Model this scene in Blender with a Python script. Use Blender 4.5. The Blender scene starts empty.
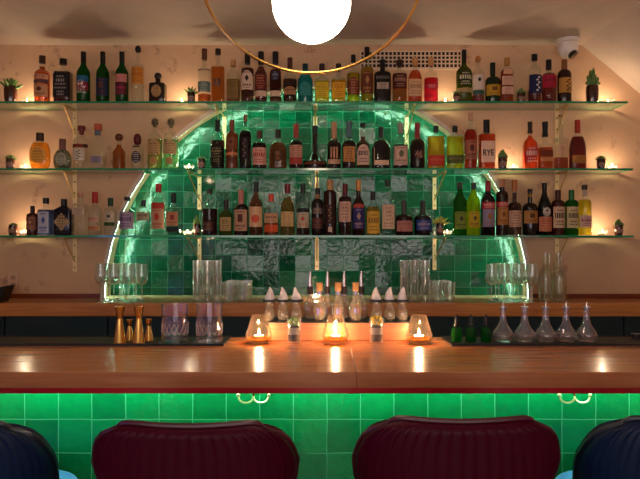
import bpy, math, random
from mathutils import Vector
random.seed(7)
PI = math.pi
F, CX, CY, CAMZ = 584.0, 320.0, 239.5, 1.45
C = bpy.context.scene.collection
sc = bpy.context.scene

def X(px, Y): return (px - CX) / F * Y
def Z(py, Y): return CAMZ + (CY - py) / F * Y

# ------------------------------------------------------------------ materials
def lin(h):
    h = h.lstrip('#')
    v = [int(h[i:i+2], 16) / 255 for i in (0, 2, 4)]
    return tuple(((c / 12.92) if c <= .04045 else ((c + .055) / 1.055) ** 2.4) for c in v) + (1,)
MATS = {}
def newmat(name):
    m = bpy.data.materials.new(name); m.use_nodes = True
    nt = m.node_tree; nt.nodes.clear()
    out = nt.nodes.new('ShaderNodeOutputMaterial')
    return m, nt, out
def pbr(name, col, rough=.5, metal=0, coat=0, sheen=0, spec=.5, bump=None, bscale=40, var=0, vscale=12):
    if name in MATS: return MATS[name]
    m, nt, out = newmat(name)
    p = nt.nodes.new('ShaderNodeBsdfPrincipled')
    c = lin(col) if isinstance(col, str) else col
    p.inputs['Base Color'].default_value = c
    p.inputs['Roughness'].default_value = rough
    p.inputs['Metallic'].default_value = metal
    p.inputs['Coat Weight'].default_value = coat
    p.inputs['Sheen Weight'].default_value = sheen
    p.inputs['Specular IOR Level'].default_value = spec
    tc = nt.nodes.new('ShaderNodeTexCoord')
    if bump:
        n = nt.nodes.new('ShaderNodeTexNoise'); n.inputs['Scale'].default_value = bscale
        nt.links.new(tc.outputs['Object'], n.inputs['Vector'])
        b = nt.nodes.new('ShaderNodeBump'); b.inputs['Strength'].default_value = bump; b.inputs['Distance'].default_value = .01
        nt.links.new(n.outputs['Fac'], b.inputs['Height']); nt.links.new(b.outputs['Normal'], p.inputs['Normal'])
    if var:
        n = nt.nodes.new('ShaderNodeTexNoise'); n.inputs['Scale'].default_value = vscale; n.inputs['Detail'].default_value = 5
        nt.links.new(tc.outputs['Object'], n.inputs['Vector'])
        mx = nt.nodes.new('ShaderNodeMixRGB'); mx.inputs[1].default_value = tuple(x * (1 - var) for x in c[:3]) + (1,)
        mx.inputs[2].default_value = tuple(min(1, x * (1 + var)) for x in c[:3]) + (1,)
        nt.links.new(n.outputs['Fac'], mx.inputs[0]); nt.links.new(mx.outputs[0], p.inputs['Base Color'])
    nt.links.new(p.outputs[0], out.inputs[0])
    MATS[name] = m
    return m
def emit(name, col, s):
    if name in MATS: return MATS[name]
    m, nt, out = newmat(name)
    e = nt.nodes.new('ShaderNodeEmission'); e.inputs[0].default_value = lin(col); e.inputs[1].default_value = s
    nt.links.new(e.outputs[0], out.inputs[0]); MATS[name] = m
    return m
def clearglass(name, tint='#f2f6f4', refl=.9, base=.05, rough=.03, milk=0.0, milkcol='#e8e8e8', power=3.0, wave=None):
    """thin walled glass: see-through, with a mirror share that grows at grazing angles"""
    if name in MATS: return MATS[name]
    m, nt, out = newmat(name)
    t = nt.nodes.new('ShaderNodeBsdfTransparent'); t.inputs[0].default_value = lin(tint)
    g = nt.nodes.new('ShaderNodeBsdfGlossy'); g.inputs['Color'].default_value = (1, 1, 1, 1); g.inputs['Roughness'].default_value = rough
    lw = nt.nodes.new('ShaderNodeLayerWeight'); lw.inputs[0].default_value = .5
    pw = nt.nodes.new('ShaderNodeMath'); pw.operation = 'POWER'; pw.inputs[1].default_value = power
    ma = nt.nodes.new('ShaderNodeMath'); ma.operation = 'MULTIPLY_ADD'; ma.inputs[1].default_value = refl; ma.inputs[2].default_value = base
    nt.links.new(lw.outputs['Facing'], pw.inputs[0]); nt.links.new(pw.outputs[0], ma.inputs[0])
    if wave:
        tc = nt.nodes.new('ShaderNodeTexCoord')
        n = nt.nodes.new('ShaderNodeTexNoise'); n.inputs['Scale'].default_value = wave; n.inputs['Detail'].default_value = 1
        b = nt.nodes.new('ShaderNodeBump'); b.inputs['Strength'].default_value = .5; b.inputs['Distance'].default_value = .01
        nt.links.new(tc.outputs['Object'], n.inputs['Vector']); nt.links.new(n.outputs['Fac'], b.inputs['Height'])
        nt.links.new(b.outputs[0], g.inputs['Normal']); nt.links.new(b.outputs[0], lw.inputs['Normal'])
    mx = nt.nodes.new('ShaderNodeMixShader')
    nt.links.new(ma.outputs[0], mx.inputs[0]); nt.links.new(t.outputs[0], mx.inputs[1]); nt.links.new(g.outputs[0], mx.inputs[2])
    last = mx
    if milk:
        d = nt.nodes.new('ShaderNodeBsdfDiffuse'); d.inputs[0].default_value = lin(milkcol)
        m2 = nt.nodes.new('ShaderNodeMixShader'); m2.inputs[0].default_value = milk
        nt.links.new(mx.outputs[0], m2.inputs[1]); nt.links.new(d.outputs[0], m2.inputs[2]); last = m2
    nt.links.new(last.outputs[0], out.inputs[0]); MATS[name] = m
    return m
def realglass(name, col='#ffffff', ior=1.45, rough=0.0, clear=.25):
    if name in MATS: return MATS[name]
    m, nt, out = newmat(name)
    g = nt.nodes.new('ShaderNodeBsdfGlass'); g.inputs['Color'].default_value = lin(col); g.inputs['IOR'].default_value = ior; g.inputs['Roughness'].default_value = rough
    t = nt.nodes.new('ShaderNodeBsdfTransparent'); t.inputs[0].default_value = lin(col)
    mx = nt.nodes.new('ShaderNodeMixShader'); mx.inputs[0].default_value = clear
    nt.links.new(g.outputs[0], mx.inputs[1]); nt.links.new(t.outputs[0], mx.inputs[2])
    nt.links.new(mx.outputs[0], out.inputs[0]); MATS[name] = m
    return m
def liquid(col, body=.35):
    name = 'liquid_' + col.lstrip('#') + '_%d' % int(body * 100)
    if name in MATS: return MATS[name]
    m, nt, out = newmat(name)
    c = lin(col)
    mxc = max(c[:3]); tr = tuple((x / mxc) ** .5 * min(1, mxc ** .22) for x in c[:3]) + (1,)
    t = nt.nodes.new('ShaderNodeBsdfTransparent'); t.inputs[0].default_value = tr
    p = nt.nodes.new('ShaderNodeBsdfPrincipled'); p.inputs['Base Color'].default_value = c; p.inputs['Roughness'].default_value = .08
    p.inputs['Coat Weight'].default_value = .1; p.inputs['Coat Roughness'].default_value = .05; p.inputs['Specular IOR Level'].default_value = .35
    tl = nt.nodes.new('ShaderNodeBsdfTranslucent'); tl.inputs[0].default_value = tuple(min(1, x * 1.5) for x in c[:3]) + (1,)
    m0 = nt.nodes.new('ShaderNodeMixShader'); m0.inputs[0].default_value = .45
    nt.links.new(p.outputs[0], m0.inputs[1]); nt.links.new(tl.outputs[0], m0.inputs[2])
    mx = nt.nodes.new('ShaderNodeMixShader'); mx.inputs[0].default_value = min(1, body * 1.2)
    nt.links.new(t.outputs[0], mx.inputs[1]); nt.links.new(m0.outputs[0], mx.inputs[2])
    nt.links.new(mx.outputs[0], out.inputs[0]); MATS[name] = m
    return m
def paper(col): return pbr('paper_' + col.lstrip('#'), col, .6, spec=.25)
def capm(col):
    if col == 'cork': return pbr('cork', '#b98450', .8, bump=.3, bscale=200)
    return pbr('cap_' + col.lstrip('#'), col, .4, spec=.3)

def tile_mat(name, pitch, ox, oz, c1, c2, grout, rough=.12, tilt=.05, ripple=28, depth=.006):
    m, nt, out = newmat(name)
    N = nt.nodes.new; L = nt.links.new
    tc = N('ShaderNodeTexCoord'); mp = N('ShaderNodeMapping')
    mp.inputs['Location'].default_value = (ox, 0, oz)
    L(tc.outputs['Object'], mp.inputs[0])
    sx = N('ShaderNodeSeparateXYZ'); L(mp.outputs[0], sx.inputs[0])
    cb = N('ShaderNodeCombineXYZ'); L(sx.outputs[0], cb.inputs[0]); L(sx.outputs[2], cb.inputs[1])
    # a slight waviness keeps the hand-cut joints from being ruler straight
    wn = N('ShaderNodeTexNoise'); wn.inputs['Scale'].default_value = 9; L(cb.outputs[0], wn.inputs['Vector'])
    wv = N('ShaderNodeVectorMath'); wv.operation = 'SCALE'; wv.inputs['Scale'].default_value = .006
    L(wn.outputs['Color'], wv.inputs[0])
    ad = N('ShaderNodeVectorMath'); ad.operation = 'ADD'; L(cb.outputs[0], ad.inputs[0]); L(wv.outputs[0], ad.inputs[1])
    br = N('ShaderNodeTexBrick'); br.offset = 0; br.squash = 1
    br.inputs['Scale'].default_value = 1; br.inputs['Brick Width'].default_value = pitch; br.inputs['Row Height'].default_value = pitch
    br.inputs['Mortar Size'].default_value = .0018; br.inputs['Mortar Smooth'].default_value = .3
    L(ad.outputs[0], br.inputs['Vector'])
    dv = N('ShaderNodeVectorMath'); dv.operation = 'SCALE'; dv.inputs['Scale'].default_value = 1 / pitch; L(ad.outputs[0], dv.inputs[0])
    fl = N('ShaderNodeVectorMath'); fl.operation = 'FLOOR'; L(dv.outputs[0], fl.inputs[0])
    wh = N('ShaderNodeTexWhiteNoise'); wh.noise_dimensions = '3D'; L(fl.outputs[0], wh.inputs['Vector'])
    # glaze colour: per tile plus mottling inside the tile
    ns = N('ShaderNodeTexNoise'); ns.inputs['Scale'].default_value = 22; ns.inputs['Detail'].default_value = 6; L(cb.outputs[0], ns.inputs['Vector'])
    mv = N('ShaderNodeMath'); mv.operation = 'MULTIPLY_ADD'; mv.inputs[1].default_value = .55
    L(wh.outputs['Value'], mv.inputs[0]); 
    n2 = N('ShaderNodeMath'); n2.operation = 'MULTIPLY'; n2.inputs[1].default_value = .5; L(ns.outputs['Fac'], n2.inputs[0]); L(n2.outputs[0], mv.inputs[2])
    mc = N('ShaderNodeMixRGB'); mc.inputs[1].default_value = lin(c1); mc.inputs[2].default_value = lin(c2); L(mv.outputs[0], mc.inputs[0])
    mg = N('ShaderNodeMixRGB'); mg.inputs[2].default_value = lin(grout); L(br.outputs['Fac'], mg.inputs[0]); L(mc.outputs[0], mg.inputs[1])
    p = N('ShaderNodeBsdfPrincipled'); L(mg.outputs[0], p.inputs['Base Color'])
    rr = N('ShaderNodeMixRGB'); rr.inputs[1].default_value = (rough,) * 3 + (1,); rr.inputs[2].default_value = (.8, .8, .8, 1)
    L(br.outputs['Fac'], rr.inputs[0]); L(rr.outputs[0], p.inputs['Roughness'])
    # every tile is set at its own slight tilt, and its glaze ripples
    sub = N('ShaderNodeVectorMath'); sub.operation = 'SUBTRACT'; sub.inputs[1].default_value = (.5, .5, .5); L(wh.outputs['Color'], sub.inputs[0])
    tl = N('ShaderNodeVectorMath'); tl.operation = 'SCALE'; tl.inputs['Scale'].default_value = tilt; L(sub.outputs[0], tl.inputs[0])
    nb = N('ShaderNodeTexNoise'); nb.inputs['Scale'].default_value = ripple; nb.inputs['Detail'].default_value = 3; nb.inputs['Roughness'].default_value = .55; L(cb.outputs[0], nb.inputs['Vector'])
    hh = N('ShaderNodeMath'); hh.operation = 'MULTIPLY_ADD'; hh.inputs[1].default_value = -.5; L(br.outputs['Fac'], hh.inputs[0]); L(nb.outputs['Fac'], hh.inputs[2])
    bm = N('ShaderNodeBump'); bm.inputs['Strength'].default_value = .7; bm.inputs['Distance'].default_value = depth; L(hh.outputs[0], bm.inputs['Height'])
    an = N('ShaderNodeVectorMath'); an.operation = 'ADD'; L(bm.outputs[0], an.inputs[0]); L(tl.outputs[0], an.inputs[1])
    nm = N('ShaderNodeVectorMath'); nm.operation = 'NORMALIZE'; L(an.outputs[0], nm.inputs[0]); L(nm.outputs[0], p.inputs['Normal'])
    L(p.outputs[0], out.inputs[0])
    return m
def wood_mat(name, c1, c2, rough=.25, sx=1.2, sy=22, coat=.3, planks=None):
    m, nt, out = newmat(name); N = nt.nodes.new; L = nt.links.new
    tc = N('ShaderNodeTexCoord'); mp = N('ShaderNodeMapping'); mp.inputs['Scale'].default_value = (sx, sy, sy)
    L(tc.outputs['Object'], mp.inputs[0])
    n = N('ShaderNodeTexNoise'); n.inputs['Scale'].default_value = 3; n.inputs['Detail'].default_value = 8; n.inputs['Distortion'].default_value = .4; L(mp.outputs[0], n.inputs['Vector'])
    n3 = N('ShaderNodeTexNoise'); n3.inputs['Scale'].default_value = 1.3; L(tc.outputs['Object'], n3.inputs['Vector'])
    r = N('ShaderNodeValToRGB'); r.color_ramp.elements[0].color = lin(c1); r.color_ramp.elements[1].color = lin(c2)
    r.color_ramp.elements[0].position = .3; r.color_ramp.elements[1].position = .72
    ad = N('ShaderNodeMath'); ad.operation = 'MULTIPLY_ADD'; ad.inputs[1].default_value = .35; L(n3.outputs['Fac'], ad.inputs[0])
    a2 = N('ShaderNodeMath'); a2.operation = 'MULTIPLY'; a2.inputs[1].default_value = .75; L(n.outputs['Fac'], a2.inputs[0]); L(a2.outputs[0], ad.inputs[2])
    L(ad.outputs[0], r.inputs[0])
    p = N('ShaderNodeBsdfPrincipled'); L(r.outputs[0], p.inputs['Base Color']); p.inputs['Roughness'].default_value = rough
    p.inputs['Coat Weight'].default_value = coat; p.inputs['Coat Roughness'].default_value = .12
    b = N('ShaderNodeBump'); b.inputs['Strength'].default_value = .12; b.inputs['Distance'].default_value = .004; L(n.outputs['Fac'], b.inputs['Height']); L(b.outputs[0], p.inputs['Normal'])
    L(p.outputs[0], out.inputs[0]); return m
def plaster_mat(name, c, stain, stains=True):
    m, nt, out = newmat(name); N = nt.nodes.new; L = nt.links.new
    tc = N('ShaderNodeTexCoord')
    n = N('ShaderNodeTexNoise'); n.inputs['Scale'].default_value = 2.5; n.inputs['Detail'].default_value = 8; n.inputs['Roughness'].default_value = .6; L(tc.outputs['Object'], n.inputs['Vector'])
    r = N('ShaderNodeValToRGB'); cc = lin(c)
    r.color_ramp.elements[0].color = tuple(x * .86 for x in cc[:3]) + (1,); r.color_ramp.elements[1].color = cc
    r.color_ramp.elements[0].position = .35; r.color_ramp.elements[1].position = .6; L(n.outputs['Fac'], r.inputs[0])
    col = r.outputs[0]
    if stains:
        s = N('ShaderNodeTexNoise'); s.inputs['Scale'].default_value = 5.5; s.inputs['Detail'].default_value = 7; s.inputs['Roughness'].default_value = .68; L(tc.outputs['Object'], s.inputs['Vector'])
        sr = N('ShaderNodeValToRGB'); sr.color_ramp.elements[0].position = .59; sr.color_ramp.elements[0].color = (0, 0, 0, 1); sr.color_ramp.elements[1].position = .68; sr.color_ramp.elements[1].color = (.55, .55, .55, 1)
        L(s.outputs['Fac'], sr.inputs[0])
        mx = N('ShaderNodeMixRGB'); mx.inputs[2].default_value = lin(stain); L(sr.outputs[0], mx.inputs[0]); L(col, mx.inputs[1]); col = mx.outputs[0]
    p = N('ShaderNodeBsdfPrincipled'); L(col, p.inputs['Base Color']); p.inputs['Roughness'].default_value = .85
    b = N('ShaderNodeBump'); b.inputs['Strength'].default_value = .25; b.inputs['Distance'].default_value = .01; L(n.outputs['Fac'], b.inputs['Height']); L(b.outputs[0], p.inputs['Normal'])
    L(p.outputs[0], out.inputs[0]); return m

# ------------------------------------------------------------------ mesh helpers
class MB:
    def __init__(s): s.v = []; s.f = []; s.mi = []
    def add(s, v, f, mi=0):
        o = len(s.v); s.v += [tuple(p) for p in v]; s.f += [tuple(i + o for i in q) for q in f]; s.mi += [mi] * len(f); return s
    def box(s, x0, x1, y0, y1, z0, z1, mi=0):
        v = [(x, y, z) for z in (z0, z1) for y in (y0, y1) for x in (x0, x1)]
        return s.add(v, [(0, 2, 3, 1), (4, 5, 7, 6), (0, 1, 5, 4), (2, 6, 7, 3), (0, 4, 6, 2), (1, 3, 7, 5)], mi)
    def rings(s, rings, seg=24, cap0=True, cap1=True, mi=0, off=(0, 0, 0), flute=0, nfl=12):
        """rings: (z, hx, hy, n) superellipse sections"""
        v = []
        for z, hx, hy, n in rings:
            for k in range(seg):
                a = 2 * PI * k / seg; c, q = math.cos(a), math.sin(a)
                e = 2.0 / n; g = 1 + flute * (math.cos(a * nfl) if flute else 0)
                v.append((off[0] + g * hx * math.copysign(abs(c) ** e, c), off[1] + g * hy * math.copysign(abs(q) ** e, q), off[2] + z))
        f = []
        for i in range(len(rings) - 1):
            for k in range(seg):
                a, b = i * seg + k, i * seg + (k + 1) % seg
                f.append((a, b, b + seg, a + seg))
        if cap0: f.append(tuple(reversed(range(seg))))
        if cap1: f.append(tuple((len(rings) - 1) * seg + k for k in range(seg)))
        return s.add(v, f, mi)
    def lathe(s, prof, seg=24, off=(0, 0, 0), mi=0, cap0=True, cap1=True, flute=0, nfl=12):
        return s.rings([(z, r, r, 2) for r, z in prof], seg, cap0, cap1, mi, off, flute, nfl)
    def tube(s, pts, r, seg=8, closed=False, mi=0):
        pts = [Vector(p) for p in pts]; n = len(pts); v = []
        rs = r if isinstance(r, (list, tuple)) else [r] * n
        up = None
        for i, p in enumerate(pts):
            if closed: t = pts[(i + 1) % n] - pts[i - 1]
            else: t = pts[min(i + 1, n - 1)] - pts[max(i - 1, 0)]
            t.normalize()
            if up is None: up = t.orthogonal().normalized()
            up = (up - t * up.dot(t)).normalized()
            w = t.cross(up)
            for k in range(seg):
                a = 2 * PI * k / seg
                v.append(p + (up * math.cos(a) + w * math.sin(a)) * rs[i])
        f = []
        for i in range(n if closed else n - 1):
            for k in range(seg):
                a, b = i * seg + k, i * seg + (k + 1) % seg
                c, d = ((i + 1) % n) * seg + (k + 1) % seg, ((i + 1) % n) * seg + k
                f.append((a, b, c, d))
        if not closed: f += [tuple(reversed(range(seg))), tuple((n - 1) * seg + k for k in range(seg))]
        return s.add(v, f, mi)
    def sphere(s, c, r, seg=16, rg=10, sx=1, sy=1, sz=1, mi=0):
        rr = []
        for i in range(rg + 1):
            a = PI * i / rg; rr.append((max(1e-4, math.sin(a)) * r, -math.cos(a) * r * sz))
        return s.rings([(z, q * sx, q * sy, 2) for q, z in rr], seg, True, True, mi, c)
    def slab(s, outline, y0, y1, mi=0):
        """closed (x,z) outline extruded along y"""
        n = len(outline)
        v = [(x, y0, z) for x, z in outline] + [(x, y1, z) for x, z in outline]
        f = [tuple(range(n)), tuple(reversed(range(n, 2 * n)))] + [(i, i + n, (i + 1) % n + n, (i + 1) % n) for i in range(n)]
        return s.add(v, f, mi)
    def build(s, name, mats, parent=None, smooth=True, bevel=0, loc=None):
        me = bpy.data.meshes.new(name); me.from_pydata(s.v, [], s.f)
        for m in (mats if isinstance(mats, (list, tuple)) else [mats]): me.materials.append(m)
        me.polygons.foreach_set('material_index', s.mi)
        me.update()
        import bmesh
        bm = bmesh.new(); bm.from_mesh(me); bmesh.ops.recalc_face_normals(bm, faces=bm.faces)
        bm.to_mesh(me); bm.free()
        if smooth:
            me.polygons.foreach_set('use_smooth', [True] * len(me.polygons))
            me.set_sharp_from_angle(angle=math.radians(38))
        o = bpy.data.objects.new(name, me); C.objects.link(o)
        if parent: o.parent = parent
        if loc: o.location = loc
        if bevel:
            b = o.modifiers.new('bevel', 'BEVEL'); b.width = bevel; b.segments = 3; b.limit_method = 'ANGLE'
        return o
def tag(o, label, cat, group=None, kind=None):
    o['label'] = label; o['category'] = cat
    if group: o['group'] = group
    if kind: o['kind'] = kind
    return o
def thing(name, label, cat, loc=(0, 0, 0), group=None, rz=0):
    o = bpy.data.objects.new(name, None); C.objects.link(o); o.location = loc; o.rotation_euler.z = rz
    o.empty_display_size = .05
    return tag(o, label, cat, group)
def struct(o): o['kind'] = 'structure'; return o
def copy_tree(o, parent=None):
    c = o.copy(); C.objects.link(c)
    if parent: c.parent = parent
    for ch in [x for x in bpy.data.objects if x.parent == o]: copy_tree(ch, c)
    return c
def point(name, loc, w, col, r=.01):
    l = bpy.data.lights.new(name, 'POINT'); l.energy = w; l.color = col; l.shadow_soft_size = r
    o = bpy.data.objects.new(name, l); C.objects.link(o); o.location = loc; return o
def area(name, loc, rot, sx, sy, w, col):
    l = bpy.data.lights.new(name, 'AREA'); l.shape = 'RECTANGLE'; l.size = sx; l.size_y = sy; l.energy = w; l.color = col
    o = bpy.data.objects.new(name, l); C.objects.link(o); o.location = loc; o.rotation_euler = rot; return o

# ------------------------------------------------------------------ common materials
GLASS = clearglass('bottle_glass', '#f4f8f6', .6, .015, .02, milk=.005, milkcol='#ffffff', power=2.2)
THIN = clearglass('stemware_glass', '#fafcfa', 1.0, .05, .03, milk=.035, milkcol='#ffffff', power=2.0)
STEM = clearglass('stem_glass', '#fafcfa', 1.0, .2, .02, milk=.12, milkcol='#ffffff', power=1.5)
CUT = clearglass('cut_glass', '#fafaf8', 1.0, .06, .04, milk=.035, milkcol='#ffffff', power=2.2)
LAMPG = clearglass('lamp_glass', '#fff8ee', .9, .04, .03, milk=.008, milkcol='#ffe8cc', power=2.5)
BRASS = pbr('brass', '#dcae5c', .25, 1)
BRASS_D = pbr('aged_brass', '#d0aa68', .4, .75)
BLACK = pbr('black_plastic', '#0b0b0c', .4)
WAX = pbr('wax', '#f0dcb8', .6)
def flame_mat():
    m, nt, out = newmat('flame')
    e = nt.nodes.new('ShaderNodeEmission'); e.inputs[0].default_value = lin('#ffd08a'); e.inputs[1].default_value = 30
    t = nt.nodes.new('ShaderNodeBsdfTransparent'); a = nt.nodes.new('ShaderNodeAddShader')
    nt.links.new(e.outputs[0], a.inputs[0]); nt.links.new(t.outputs[0], a.inputs[1]); nt.links.new(a.outputs[0], out.inputs[0]); return m
FLAME = flame_mat()
LEAF = pbr('leaf', '#5a7a34', .5, var=.35, vscale=60)
LEAFY = pbr('yellow_leaf', '#b8a840', .5, var=.35, vscale=60)
SOIL = pbr('soil', '#1c110c', .95)
JAR = pbr('dark_jar', '#3a1c14', .15, coat=.5)
WOOD_BAR = wood_mat('bar_wood', '#9a5832', '#b97545', .27)
WOOD_BAR2 = wood_mat('bar_edge_wood', '#5a2410', '#7c361c', .3)
WOOD_CTR = wood_mat('counter_wood', '#a85e2e', '#d08c4c', .3)
WOOD_RIS = wood_mat('riser_wood', '#9a5636', '#bb7448', .4, coat=.1)
SHELF_E = pbr('shelf_edge_green', '#148058', .15, coat=.3)
SHELF_G = clearglass('shelf_glass', '#e2f2e8', .8, .05, .01, power=2.5)
RUBBER = pbr('rubber_mat', '#0a0a0b', .55, bump=.4, bscale=300)

# ------------------------------------------------------------------ room
YW, YN = 3.70, 3.88        # plaster face, tiled niche face
ZC = Z(45, YW)
ACX, ACZ, AR = X(316.5, YW), Z(298, YW), 214 / F * YW + .012
plaster = plaster_mat('plaster', '#cda684', '#6d4030')
plaster_plain = plaster_mat('plaster_ceiling', '#d6c2b2', '#6d4030', False)
zc = ACZ                                   # counter level z ~ 1.08
XL, XR = -2.5, 2.45
SX, SZ = X(582, YW), Z(43, YW)             # where the sloped ceiling starts
SLOPE = .86
SZR = SZ - (XR - SX) * SLOPE
# back wall with an arched opening: strip from the arch outline to the outer outline
def back_wall():
    m = MB(); n = 64; v = []; f = []
    y0, y1 = YW, YN
    inner = [(ACX + AR * math.cos(PI - PI * k / n), ACZ + AR * math.sin(PI - PI * k / n)) for k in range(n + 1)]
    outer = []
    for k in range(n + 1):
        a = PI - PI * k / n; c, s_ = math.cos(a), math.sin(a)
        tx = (XR - ACX) / c if c > 1e-6 else ((XL - ACX) / c if c < -1e-6 else 1e9)
        tz = (ZC - ACZ) / s_ if s_ > 1e-6 else 1e9
        t = min(tx, tz); outer.append([ACX + t * c, ACZ + t * s_])
    # snap nearest points to the two upper corners
    for cx_ in (XL, XR):
        j = min(range(n + 1), key=lambda i: (outer[i][0] - cx_) ** 2 + (outer[i][1] - ZC) ** 2); outer[j] = [cx_, ZC]
    for p in inner: v += [(p[0], y0, p[1]), (p[0], y1, p[1])]
    for p in outer: v += [(p[0], y0, p[1]), (p[0], y1, p[1])]
    b = 2 * (n + 1)
    for k in range(n):
        i0, i1, o0, o1 = 2 * k, 2 * k + 2, b + 2 * k, b + 2 * k + 2
        f += [(i0, o0, o1, i1), (i0, i1, i1 + 1, i0 + 1), (i0 + 1, i1 + 1, o1 + 1, o0 + 1)]
    m.add(v, f)
    m.box(XL, XR, y0, y1, 0, ACZ)
    return m
w = struct(back_wall().build('wall_back', plaster, smooth=False))
tile_back = tile_mat('green_tile_back', .106, .055, .03, '#002619', '#015a3c', '#1e7254', .1, .19, 30, .0048)
struct(MB().box(ACX - AR - .1, ACX + AR + .1, YN + .001, YN + .04, ACZ - .12, ZC).build('wall_niche', tile_back, smooth=False))
MB_c = MB(); MB_c.add([(XL, YN, ZC), (SX, YN, ZC), (SX, -3, ZC), (XL, -3, ZC), (XL, YN, ZC + .1), (SX, YN, ZC + .1), (SX, -3, ZC + .1), (XL, -3, ZC + .1)],
    [(0, 1, 2, 3), (7, 6, 5, 4), (0, 4, 5, 1), (1, 5, 6, 2), (2, 6, 7, 3), (3, 7, 4, 0)])
struct(MB_c.build('ceiling', plaster_plain, smooth=False))
o = MB(); o.slab([(SX, ZC), (XR, SZR), (XR, SZR + .1), (SX, ZC + .1)], -3, YN); struct(o.build('ceiling_slope', plaster_plain, smooth=False))
struct(MB().box(XR, XR + .1, -3, YN, 0, SZR + .1).build('wall_right', plaster, smooth=False))
struct(MB().box(XL - .1, XL, -3, YN, 0, ZC).build('wall_left', plaster, smooth=False))
struct(MB().box(XL - .1, XR + .1, -3, YN, -.1, 0).build('floor', wood_mat('floor_wood', '#24140c', '#3c2415', .5), smooth=False))
# wall behind the camera with a wide shop window at dusk
m = MB(); wx0, wx1, wz0, wz1 = -1.9, 1.9, .55, 2.35
m.box(XL, wx0, -3.1, -3, 0, ZC); m.box(wx1, XR, -3.1, -3, 0, ZC); m.box(wx0, wx1, -3.1, -3, 0, wz0); m.box(wx0, wx1, -3.1, -3, wz1, ZC)
struct(m.build('wall_front', plaster, smooth=False))
m = MB()
for k in range(5): a = wx0 + (wx1 - wx0 - .05) * k / 4; m.box(a, a + .05, -3.08, -3.02, wz0, wz1)
for z in (wz0, 1.75, wz1 - .05): m.box(wx0, wx1, -3.08, -3.02, z, z + .05)
struct(m.build('window_1', pbr('window_frame', '#1a1a1a', .5), smooth=False))

# plaster lip that hides the LED line, and the LED line itself
def arc_strip(r0, r1, y0, y1, n=72):
    m = MB(); v = []; f = []
    for k in range(n + 1):
        a = PI - PI * k / n
        for r, y in ((r0, y0), (r1, y0), (r1, y1), (r0, y1)):
            v.append((ACX + r * math.cos(a), y, ACZ + r * math.sin(a)))
    for k in range(n):
        b = 4 * k
        for j in range(4): f.append((b + j, b + (j + 1) % 4, b + 4 + (j + 1) % 4, b + 4 + j))
    f += [(0, 1, 2, 3), (4 * n + 3, 4 * n + 2, 4 * n + 1, 4 * n)]
    return m.add(v, f)
LED = emit('led_arch', '#b4ffd6', 66)
tag(arc_strip(AR - .024, AR - .018, YW + .007, YW + .013).build('led_strip', LED, smooth=False),
    'thin white LED line tracing the arched edge of the green tiled niche', 'light strip')
struct(arc_strip(AR - .026, AR - .0005, YW - .001, YW + .006).build('trim_1', plaster_plain, smooth=False))

# ------------------------------------------------------------------ back counter
cb = thing('back_counter', 'long warm wood counter along the back wall under the glass shelves', 'counter', (0, 3.4, ACZ))
CT = ACZ                                    # counter top z
MB().box(XL + .01, XR - .01, 0, YW - 3.4 - .001, -.078, 0).build('countertop', WOOD_CTR, cb, smooth=False, bevel=.004)
MB().box(XL + .01, ACX - AR - .002, YW - 3.4 - .018, YW - 3.4 - .001, .001, .028).build('upstand', WOOD_BAR2, cb, smooth=False)
MB().box(ACX + AR + .002, XR - .01, YW - 3.4 - .018, YW - 3.4 - .001, .001, .028).build('upstand', WOOD_BAR2, cb, smooth=False)
TEAL = pbr('dark_teal_paint', '#12323a', .45)
cab = thing('back_cabinet', 'dark teal base cabinet running beneath the back counter', 'cabinet', (0, 3.45, 0))
MB().box(XL + .02, XR - .02, .02, YW - 3.45 - .005, .001, CT - .08).build('carcass', TEAL, cab, smooth=False)
for k in range(8):
    a = XL + .03 + k * .61
    d = MB().box(a, a + .6, 0, .019, .1, CT - .085).build('door', TEAL, cab, smooth=False, bevel=.003)
    MB().box(a + .28, a + .32, -.014, 0, CT - .22, CT - .21).build('handle', BRASS_D, d, smooth=False)

# ------------------------------------------------------------------ glass shelves and brackets
SY0, SY1 = 3.50, 3.69
ZS = [Z(102.2, SY0), Z(169.2, SY0), Z(236.4, SY0)]     # front edge centre heights
TH = .012
SHX = [(-2.1, X(628, SY0)), (-2.1, X(633, SY0)), (-2.1, X(634, SY0))]
names = ['top', 'middle', 'bottom']
for i in range(3):
    m = MB(); x0, x1 = SHX[i]; z0, z1 = ZS[i] - TH / 2, ZS[i] + TH / 2
    v = [(x, y, z) for z in (z0, z1) for y in (SY0, SY1) for x in (x0, x1)]
    m.add(v, [(0, 2, 3, 1), (4, 5, 7, 6)], 0); m.add(v, [(0, 1, 5, 4), (2, 6, 7, 3), (0, 4, 6, 2), (1, 3, 7, 5)], 1)
    s = m.build('glass_shelf', [SHELF_G, SHELF_E], smooth=False)
    tag(s, ['top', 'middle', 'bottom'][i] + ' long clear glass shelf with green edge carrying a row of bottles', 'shelf', 'glass shelves on the back wall')
bx = [[-1.552, -.635, -.03, .575, 1.50], [-1.552, -.80, -.02, .76, 1.50], [-1.552, -.80, -.02, .76, 1.50]]
pos_w = ['far left', 'left of centre', 'centre', 'right of centre', 'far right']
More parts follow.
